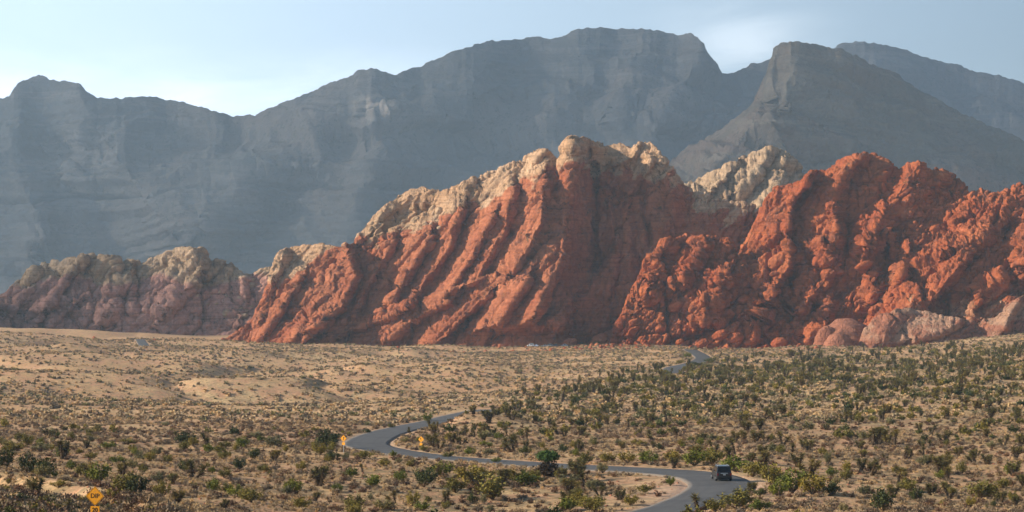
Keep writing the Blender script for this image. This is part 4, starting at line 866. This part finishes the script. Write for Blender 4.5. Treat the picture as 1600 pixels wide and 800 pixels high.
# ------------------------------------------------------------------ road signs
def flat(name, c, rough=0.5, spec=0.4, metal=0.0, coat=0.0):
    m, nt, b = newmat(name, rough, spec); n = noise(nt, geo(nt), 9.0, 3, 0.6)
    nt.links.new(mixc(nt, 1.0, c, ramp(nt, n, [(0.3, 0.85), (0.7, 1.08)]), 'MULTIPLY'), b.inputs['Base Color']); b.inputs['Metallic'].default_value = metal; b.inputs['Coat Weight'].default_value = coat; return m
SIGNY = flat('warning_orange_yellow', (0.95, 0.40, 0.012)); BLACK = flat('sign_black', (0.012, 0.011, 0.010)); STEEL = flat('galvanised_steel', (0.42, 0.43, 0.42), 0.5, 0.5, 0.6)
def prism(name, pts, y0, y1, mat, parent=None, bev=0.0, loc=(0, 0, 0)):
    """an outline in x and z given thickness in y"""
    bm = bmesh.new(); vs = [bm.verts.new((x, y0, z)) for x, z in pts]; f = bm.faces.new(vs); ex = bmesh.ops.extrude_face_region(bm, geom=[f])
    bmesh.ops.translate(bm, vec=(0, y1-y0, 0), verts=[v for v in ex['geom'] if isinstance(v, bmesh.types.BMVert)]); bmesh.ops.recalc_face_normals(bm, faces=bm.faces)
    if bev: bmesh.ops.bevel(bm, geom=list(bm.edges), offset=bev, segments=2, profile=0.6, affect='EDGES')
    me = bpy.data.meshes.new(name); bm.to_mesh(me); bm.free(); me.materials.append(mat); o = link(bpy.data.objects.new(name, me), parent); o.location = loc; return o
def rdiamond(s, r=0.12, n=5):
    P = []
    for k, (cx_, cz) in enumerate(((1, 0), (0, 1), (-1, 0), (0, -1))):
        c0 = np.array([cx_, cz])*(s-r*s*0.4142); a0 = k*math.pi/2
        for t in np.linspace(-math.pi/4, math.pi/4, n): P.append((c0[0]*(1-0.0)-np.array([cx_, cz])[0]*r*s+r*s*math.cos(a0+t)*1.0, c0[1]-cz*r*s+r*s*math.sin(a0+t)))
    return P
def text(body, size, loc, mat, parent, name='lettering', sx=1.0, weight=0.0):
    cu = bpy.data.curves.new(name, 'FONT'); cu.body = body; cu.size = size; cu.align_x = 'CENTER'; cu.align_y = 'CENTER'; cu.extrude = 0.004; cu.offset = weight
    t = bpy.data.objects.new(name, cu); COL.objects.link(t); me = bpy.data.meshes.new_from_object(t.evaluated_get(bpy.context.evaluated_depsgraph_get())); COL.objects.unlink(t); bpy.data.objects.remove(t)
    me.materials.clear(); me.materials.append(mat); o = link(bpy.data.objects.new(name, me), parent); o.location = loc; o.rotation_euler = (math.pi/2, 0, 0); o.scale = (sx, 1, 1); return o
def warning_sign(X, Y, zc, size, label, kind, plaque):
    z0 = float(zground(np.array([X]), np.array([Y]))[0])-0.3; h = zc-z0
    rt = link(bpy.data.objects.new('warning_sign', None)); rt.location = (X, Y, z0); rt.rotation_euler = (0, 0, math.atan2(-X, Y)-(0.38 if kind == 'DIP' else 0.5))
    tag(rt, label, 'road sign', 'orange yellow diamond warning signs')
    prism('post', [(-0.04, 0), (0.04, 0), (0.04, h+size*0.8), (-0.04, h+size*0.8)], 0.02, 0.07, STEEL, rt)
    bd = prism('sign_back', rdiamond(size), 0.0, 0.018, STEEL, rt, loc=(0, 0, h)); prism('sign_plate', rdiamond(size), -0.006, -0.001, SIGNY, rt, loc=(0, 0, h))
    o_, i_ = rdiamond(size*0.93), rdiamond(size*0.895); V = [(x, -0.009, z) for x, z in o_+i_]; n = len(o_)
    me = bpy.data.meshes.new('border_line'); me.from_pydata(V, [], [(k, (k+1) % n, n+(k+1) % n, n+k) for k in range(n)]); me.materials.append(BLACK); link(bpy.data.objects.new('border_line', me), rt).location = (0, 0, h)
    for zz in (0.35, -0.35): prism('bolt', [(0.02*math.cos(a), 0.02*math.sin(a)) for a in np.arange(6)], -0.018, -0.007, STEEL, rt, loc=(0, 0, h+zz*size*1.4))
    if kind == 'DIP': text('DIP', 0.43, (0, -0.010, h), BLACK, rt, weight=0.004, sx=1.0)
    else:
        A = [(-0.05, -0.34), (0.05, -0.34), (0.05, -0.05), (0.10, 0.08), (0.20, 0.04), (0.10, 0.36), (-0.12, 0.14), (-0.01, 0.12), (-0.05, 0.0)]
        s_ = size/0.62*0.95; prism('arrow_symbol', [(x*s_*kind, z*s_) for x, z in (A if kind > 0 else A[::-1])], -0.014, -0.009, BLACK, rt, loc=(0, 0, h))
    if plaque:
        pw, ph, pz = plaque; q = [(-pw, -ph), (pw, -ph), (pw, ph), (-pw, ph)]; prism('speed_plaque', q, -0.006, 0.012, SIGNY, rt, 0.004, (0, 0, h+pz))
        if kind == 'DIP': text('20', 0.40, (0, -0.010, h+pz+0.08), BLACK, rt, weight=0.010); text('MPH', 0.16, (0, -0.010, h+pz-0.22), BLACK, rt)
D = 155.0; p = px2w(148.5, 775, D); warning_sign(p[0], D, p[2], 0.66, 'diamond warning sign reading DIP with a speed plaque at the bottom left', 'DIP', (0.32, 0.34, -1.02))
X, Y = gpt(537, 710); p = px2w(537, 685, Y); warning_sign(X, Y, p[2], 0.53, 'small diamond arrow sign at the outer edge of the left road bend', 1, (0.24, 0.2, -0.78))
X, Y = gpt(658, 704); p = px2w(658, 686.5, Y); warning_sign(X, Y, p[2], 0.53, 'small diamond arrow sign on the inner side of the bend', -1, (0.24, 0.2, -0.78))

# ------------------------------------------------------------------ vehicles
def paint(name, c, rough=0.35): return flat(name, c, rough, 0.5, 0.0, 0.5)
PBLK = paint('black_paint', (0.012, 0.012, 0.014), 0.3); GLASS = flat('dark_glass', (0.01, 0.012, 0.015), 0.08, 0.6); RUB = flat('tyre_rubber', (0.02, 0.02, 0.02), 0.9); ALLOY = flat('alloy_rim', (0.55, 0.56, 0.57), 0.35, 0.5, 0.8); CHR = flat('roof_rail_metal', (0.6, 0.6, 0.58), 0.35, 0.5, 0.7)
TAIL = flat('tail_lamp_red', (0.22, 0.01, 0.01), 0.25); PLATE = flat('pale_plate', (0.6, 0.6, 0.58)); PLAST = flat('black_trim', (0.03, 0.03, 0.03), 0.7)
def loft(name, secs, mat, parent, smooth=True, bev=0.03):
    """a closed body through rectangles (y, z bottom, z top, half width bottom, half width top)"""
    bm = bmesh.new(); rings = []
    for y, zb, zt, wb, wt in secs: rings.append([bm.verts.new(v) for v in ((-wb, y, zb), (wb, y, zb), (wt, y, zt), (-wt, y, zt))])
    for a, b_ in zip(rings[:-1], rings[1:]):
        for k in range(4): bm.faces.new((a[k], a[(k+1) % 4], b_[(k+1) % 4], b_[k]))
    bm.faces.new(rings[0][::-1]); bm.faces.new(rings[-1]); bmesh.ops.recalc_face_normals(bm, faces=bm.faces)
    if bev: bmesh.ops.bevel(bm, geom=list(bm.edges), offset=bev, segments=2, profile=0.7, affect='EDGES')
    me = bpy.data.meshes.new(name); bm.to_mesh(me); bm.free(); me.materials.append(mat)
    if smooth: me.polygons.foreach_set('use_smooth', [True]*len(me.polygons)); me.set_sharp_from_angle(angle=0.6)
    return link(bpy.data.objects.new(name, me), parent)
def disc(name, r, w, mat, parent, loc, n=20):
    bm = bmesh.new(); bmesh.ops.create_cone(bm, cap_ends=True, segments=n, radius1=r, radius2=r, depth=w); bmesh.ops.rotate(bm, matrix=Matrix.Rotation(math.pi/2, 3, 'Y'), verts=bm.verts)
    bmesh.ops.bevel(bm, geom=[e for e in bm.edges if len(e.link_faces) == 2 and e.calc_face_angle(0) > 1], offset=min(w, r)*0.15, segments=2, affect='EDGES')
    me = bpy.data.meshes.new(name); bm.to_mesh(me); bm.free(); me.materials.append(mat); o = link(bpy.data.objects.new(name, me), parent); o.location = loc; return o
def vehicle(name, loc, rz, label, pmat, L=4.7, W=1.92, H=1.8, suv=True, glass=GLASS, group=None, cat='car'):
    """y points forward, origin on the ground under its middle"""
    rt = link(bpy.data.objects.new(name, None)); rt.location = loc; rt.rotation_euler = (0, 0, rz); tag(rt, label, cat, group); w_ = W/2; h = L/2
    belt = H*0.56; rr = 0.19*H
    loft('body', [(-h, 0.34, belt-0.08, w_*0.93, w_*0.90), (-h+0.12, 0.26, belt, w_*0.99, w_*0.95), (-h*0.4, 0.24, belt, w_, w_*0.96), (h*0.42, 0.24, belt-0.02, w_, w_*0.95), (h*0.86, 0.26, belt-0.14, w_*0.97, w_*0.90), (h, 0.32, belt-0.30, w_*0.88, w_*0.82)], pmat, rt, bev=0.05)
    rb = -h+0.16 if suv else -h*0.62; rt0 = -h+0.42 if suv else -h*0.30
    cab = loft('roof', [(rb, belt-0.01, belt+0.03, w_*0.93, w_*0.92), (rt0, belt-0.01, H-0.03, w_*0.93, w_*0.76), (0, belt-0.01, H, w_*0.93, w_*0.77), (h*0.16, belt-0.01, H-0.05, w_*0.93, w_*0.75), (h*0.52, belt-0.01, belt+0.02, w_*0.92, w_*0.88)], pmat, rt, bev=0.03)
    def quad(nm, P, mat, parent=rt):
        me = bpy.data.meshes.new(nm); bm = bmesh.new(); vs = [bm.verts.new(p) for p in P]; f = bm.faces.new(vs); n = f.normal.copy(); f.normal_update(); n = f.normal.copy()
        e = bmesh.ops.extrude_face_region(bm, geom=[f]); bmesh.ops.translate(bm, vec=n*0.012, verts=[v for v in e['geom'] if isinstance(v, bmesh.types.BMVert)]); bmesh.ops.recalc_face_normals(bm, faces=bm.faces)
        bm.to_mesh(me); bm.free(); me.materials.append(mat); return link(bpy.data.objects.new(nm, me), parent)
    def slope(t, side, y):       # point on the side of the cabin
        return (side*(w_*0.93+(w_*0.77-w_*0.93)*t+0.004), y, belt+(H-belt)*t)
    yb, yt = rb, rt0; f0, f1 = 0.14, 0.86
    rear = lambda t, u: (u*(w_*0.92+(w_*0.76-w_*0.92)*t)*0.86, yb+(yt-yb)*t-0.006, belt+0.03+(H-0.06-belt)*t)
    quad('rear_window', [rear(f0, -1), rear(f0, 1), rear(f1, 1), rear(f1, -1)], glass)
    fw = lambda t, u: (u*(w_*0.90-(0.14*w_)*t)*0.88, h*0.52+(h*0.16-h*0.52)*t+0.006, belt+0.02+(H-0.07-belt)*t)
    quad('windscreen', [fw(f0, 1), fw(f0, -1), fw(f1, -1), fw(f1, 1)], glass)
    for sd in (-1, 1):
        y0 = rt0+0.05; ys = np.linspace(y0-0.05, h*0.22, 4) if suv else np.linspace(y0, h*0.2, 3)
        for a, b_ in zip(ys[:-1], ys[1:]):
            P = [slope(0.12, sd, a+0.05), slope(0.12, sd, b_-0.03), slope(0.82, sd, b_-0.05), slope(0.82, sd, a+0.07)]
            quad('side_window', P if sd > 0 else P[::-1], glass)
        loft('mirror', [(h*0.30, belt+0.02, belt+0.17, 0.10, 0.09), (h*0.36, belt+0.03, belt+0.15, 0.09, 0.08)], pmat, rt, bev=0.02).location = (sd*(w_+0.09), 0, 0)
        loft('tail_light', [(-h-0.012, belt-0.34, belt-0.06, 0.09, 0.09), (-h+0.10, belt-0.32, belt-0.05, 0.09, 0.09)], TAIL, rt, bev=0.01).location = (sd*(w_*0.81), 0, 0)
        loft('headlight', [(h*0.90, belt-0.36, belt-0.22, 0.14, 0.13), (h-0.01, belt-0.38, belt-0.30, 0.12, 0.11)], PLATE, rt, bev=0.01).location = (sd*(w_*0.68), 0, 0)
        if suv: loft('roof_rail', [(-h*0.75, H+0.015, H+0.055, 0.02, 0.02), (h*0.08, H+0.02, H+0.055, 0.02, 0.02)], CHR, rt, bev=0.005).location = (sd*w_*0.68, 0, 0)
        for yy in (-h*0.62, h*0.62):
            wh = link(bpy.data.objects.new('wheel', None), rt); wh.location = (sd*(w_-0.11), yy, rr); disc('tyre', rr, 0.24, RUB, wh, (0, 0, 0)); disc('rim', rr*0.62, 0.25, ALLOY, wh, (sd*0.006, 0, 0))
    loft('bumper', [(-h-0.07, 0.36, 0.60, w_*0.9, w_*0.9), (-h+0.2, 0.30, 0.62, w_*0.985, w_*0.985)], PLAST, rt, bev=0.03)
    quad('licence_plate', [(-0.16, -h-0.01, belt-0.30), (0.16, -h-0.01, belt-0.30), (0.16, -h-0.01, belt-0.15), (-0.16, -h-0.01, belt-0.15)], PLATE)
    quad('tailgate_trim', [(-0.42, -h+0.02, belt-0.10), (0.42, -h+0.02, belt-0.10), (0.42, -h+0.03, belt-0.02), (-0.42, -h+0.03, belt-0.02)], CHR); return rt
X, Y = gpt(1129, 752.5); z = float(zmacro(X, Y))+0.06
vehicle('dark_suv', (X, Y+2.0, z), R(9)+math.atan2(-X, Y), 'black four wheel drive car seen from behind driving away round the bend', PBLK)
i_ = 0
for x, y, c_, lab, nm, sv in ((829, 541, (0.80, 0.80, 0.80), 'white van parked at the left end of the distant row', 'parked_van', True), (837.5, 541, (0.30, 0.34, 0.45), 'pale blue parked car right beside the white van', 'parked_car', False), (851, 541.5, (0.40, 0.40, 0.38), 'grey parked car third from left in the distant row', 'parked_car', False),
        (858, 540.5, (0.45, 0.46, 0.45), 'silver parked car in the middle of the distant row', 'parked_car', True), (866, 541, (0.10, 0.11, 0.13), 'dark parked car second from right in the distant row', 'parked_car', True), (882, 542.5, (0.42, 0.45, 0.48), 'low silver parked car at the right end of the row', 'parked_car', False)):
    D = 1462; p = px2w(x, y, D); zz = float(zground(np.array([p[0]]), np.array([1462.0]))[0])
    vehicle(nm, (p[0], D, max(p[2]-0.2, zz)), R(90+random.uniform(-8, 8)) if i_ != 1 else R(70), lab, paint('car_paint', c_), 4.5, 1.85, 2.1 if i_ == 0 else 1.55, sv, group='cars parked at the foot of the red cliffs', cat='van' if i_ == 0 else 'car'); i_ += 1

# ------------------------------------------------------------------ added cloud bank, out of view at left, put there to shade the range
CA = 2600.0; DYC = 5840*(math.cos(R(-86))-math.cos(SUN_AZ))          # the bank stands where its shade falls on the range
def shade_cloud_mask(X, Y):
    Y = Y+DYC
    n = 260*fbm(X/900, Y/900, o=4, s=201)
    far = np.minimum.reduce([X+9000, -600-X, Y-3950, 11500-Y])+n
    lowA = np.minimum.reduce([X+6900, -5985-X, Y-2030, 2900-Y])+0.2*n
    m = np.maximum(far, lowA)
    for hx, hy, rx, ry in ((-4360, 4745, 130, 90), (-4870, 7510, 110, 150), (-5150, 4760, 260, 40), (-4600, 7300, 60, 330)):
        m = np.minimum(m, 100*(np.hypot((X-hx)/rx, (Y-hy)/ry)-1))
    return m
xs_, ys_ = np.arange(-9400, -200, 55.0), np.arange(600, 12000, 55.0)
QX, QY = np.meshgrid(xs_, ys_); QM = shade_cloud_mask(QX, QY)
th = 420*np.clip(QM/600, 0, 1)**0.6*(0.6+0.5*fbm(QX/500, QY/500, o=5, s=211))
Vt = np.stack([QX, QY, CA+th], -1).reshape(-1, 3); Vb = np.stack([QX, QY, CA-0.12*th-2], -1).reshape(-1, 3)
Fq = grid_faces(len(ys_), len(xs_)); keep = (QM.ravel()[Fq] > 0).all(1); Fq = Fq[keep]; nv = len(Vt)
m, nt, b = newmat('shade_cloud_white', 1.0, 0.0); b.inputs['Base Color'].default_value = (0.85, 0.85, 0.86, 1)
co = link(bpy.data.objects.new('clouds', np_mesh('clouds', np.vstack([Vt, Vb]), np.vstack([Fq, Fq[:, ::-1]+nv]), m, True)))
tr_ = nt.nodes.new('ShaderNodeBsdfTransparent'); mx_ = nt.nodes.new('ShaderNodeMixShader'); mx_.inputs[0].default_value = 0.46; nt.links.new(b.outputs[0], mx_.inputs[1]); nt.links.new(tr_.outputs[0], mx_.inputs[2]); nt.links.new(mx_.outputs[0], nt.nodes['Material Output'].inputs[0])      # the added bank lets some sun through
tag(co, 'added cloud bank out of view to the left, shading the mountains', kind='structure')

# ------------------------------------------------------------------ air
hz = bpy.data.meshes.new('haze'); x0, x1, y0, y1, z0, z1 = -14000, 15000, -60, 10600, -2, 1180
vs = [(x, y, z) for x in (x0, x1) for y in (y0, y1) for z in (z0, z1)]
hz.from_pydata(vs, [], [(0, 1, 3, 2), (4, 6, 7, 5), (0, 4, 5, 1), (2, 3, 7, 6), (0, 2, 6, 4), (1, 5, 7, 3)])
ho = link(bpy.data.objects.new('haze', hz)); tag(ho, 'pale blue desert haze between the hills and the mountains', kind='stuff')
m = bpy.data.materials.new('haze'); m.use_nodes = True; m.node_tree.nodes.clear()
v = m.node_tree.nodes.new('ShaderNodeVolumePrincipled'); v.inputs['Color'].default_value = (0.56, 0.79, 1.0, 1)
v.inputs['Density'].default_value = 0.000068; v.inputs['Anisotropy'].default_value = 0.25
ou = m.node_tree.nodes.new('ShaderNodeOutputMaterial'); m.node_tree.links.new(v.outputs[0], ou.inputs['Volume']); hz.materials.append(m)
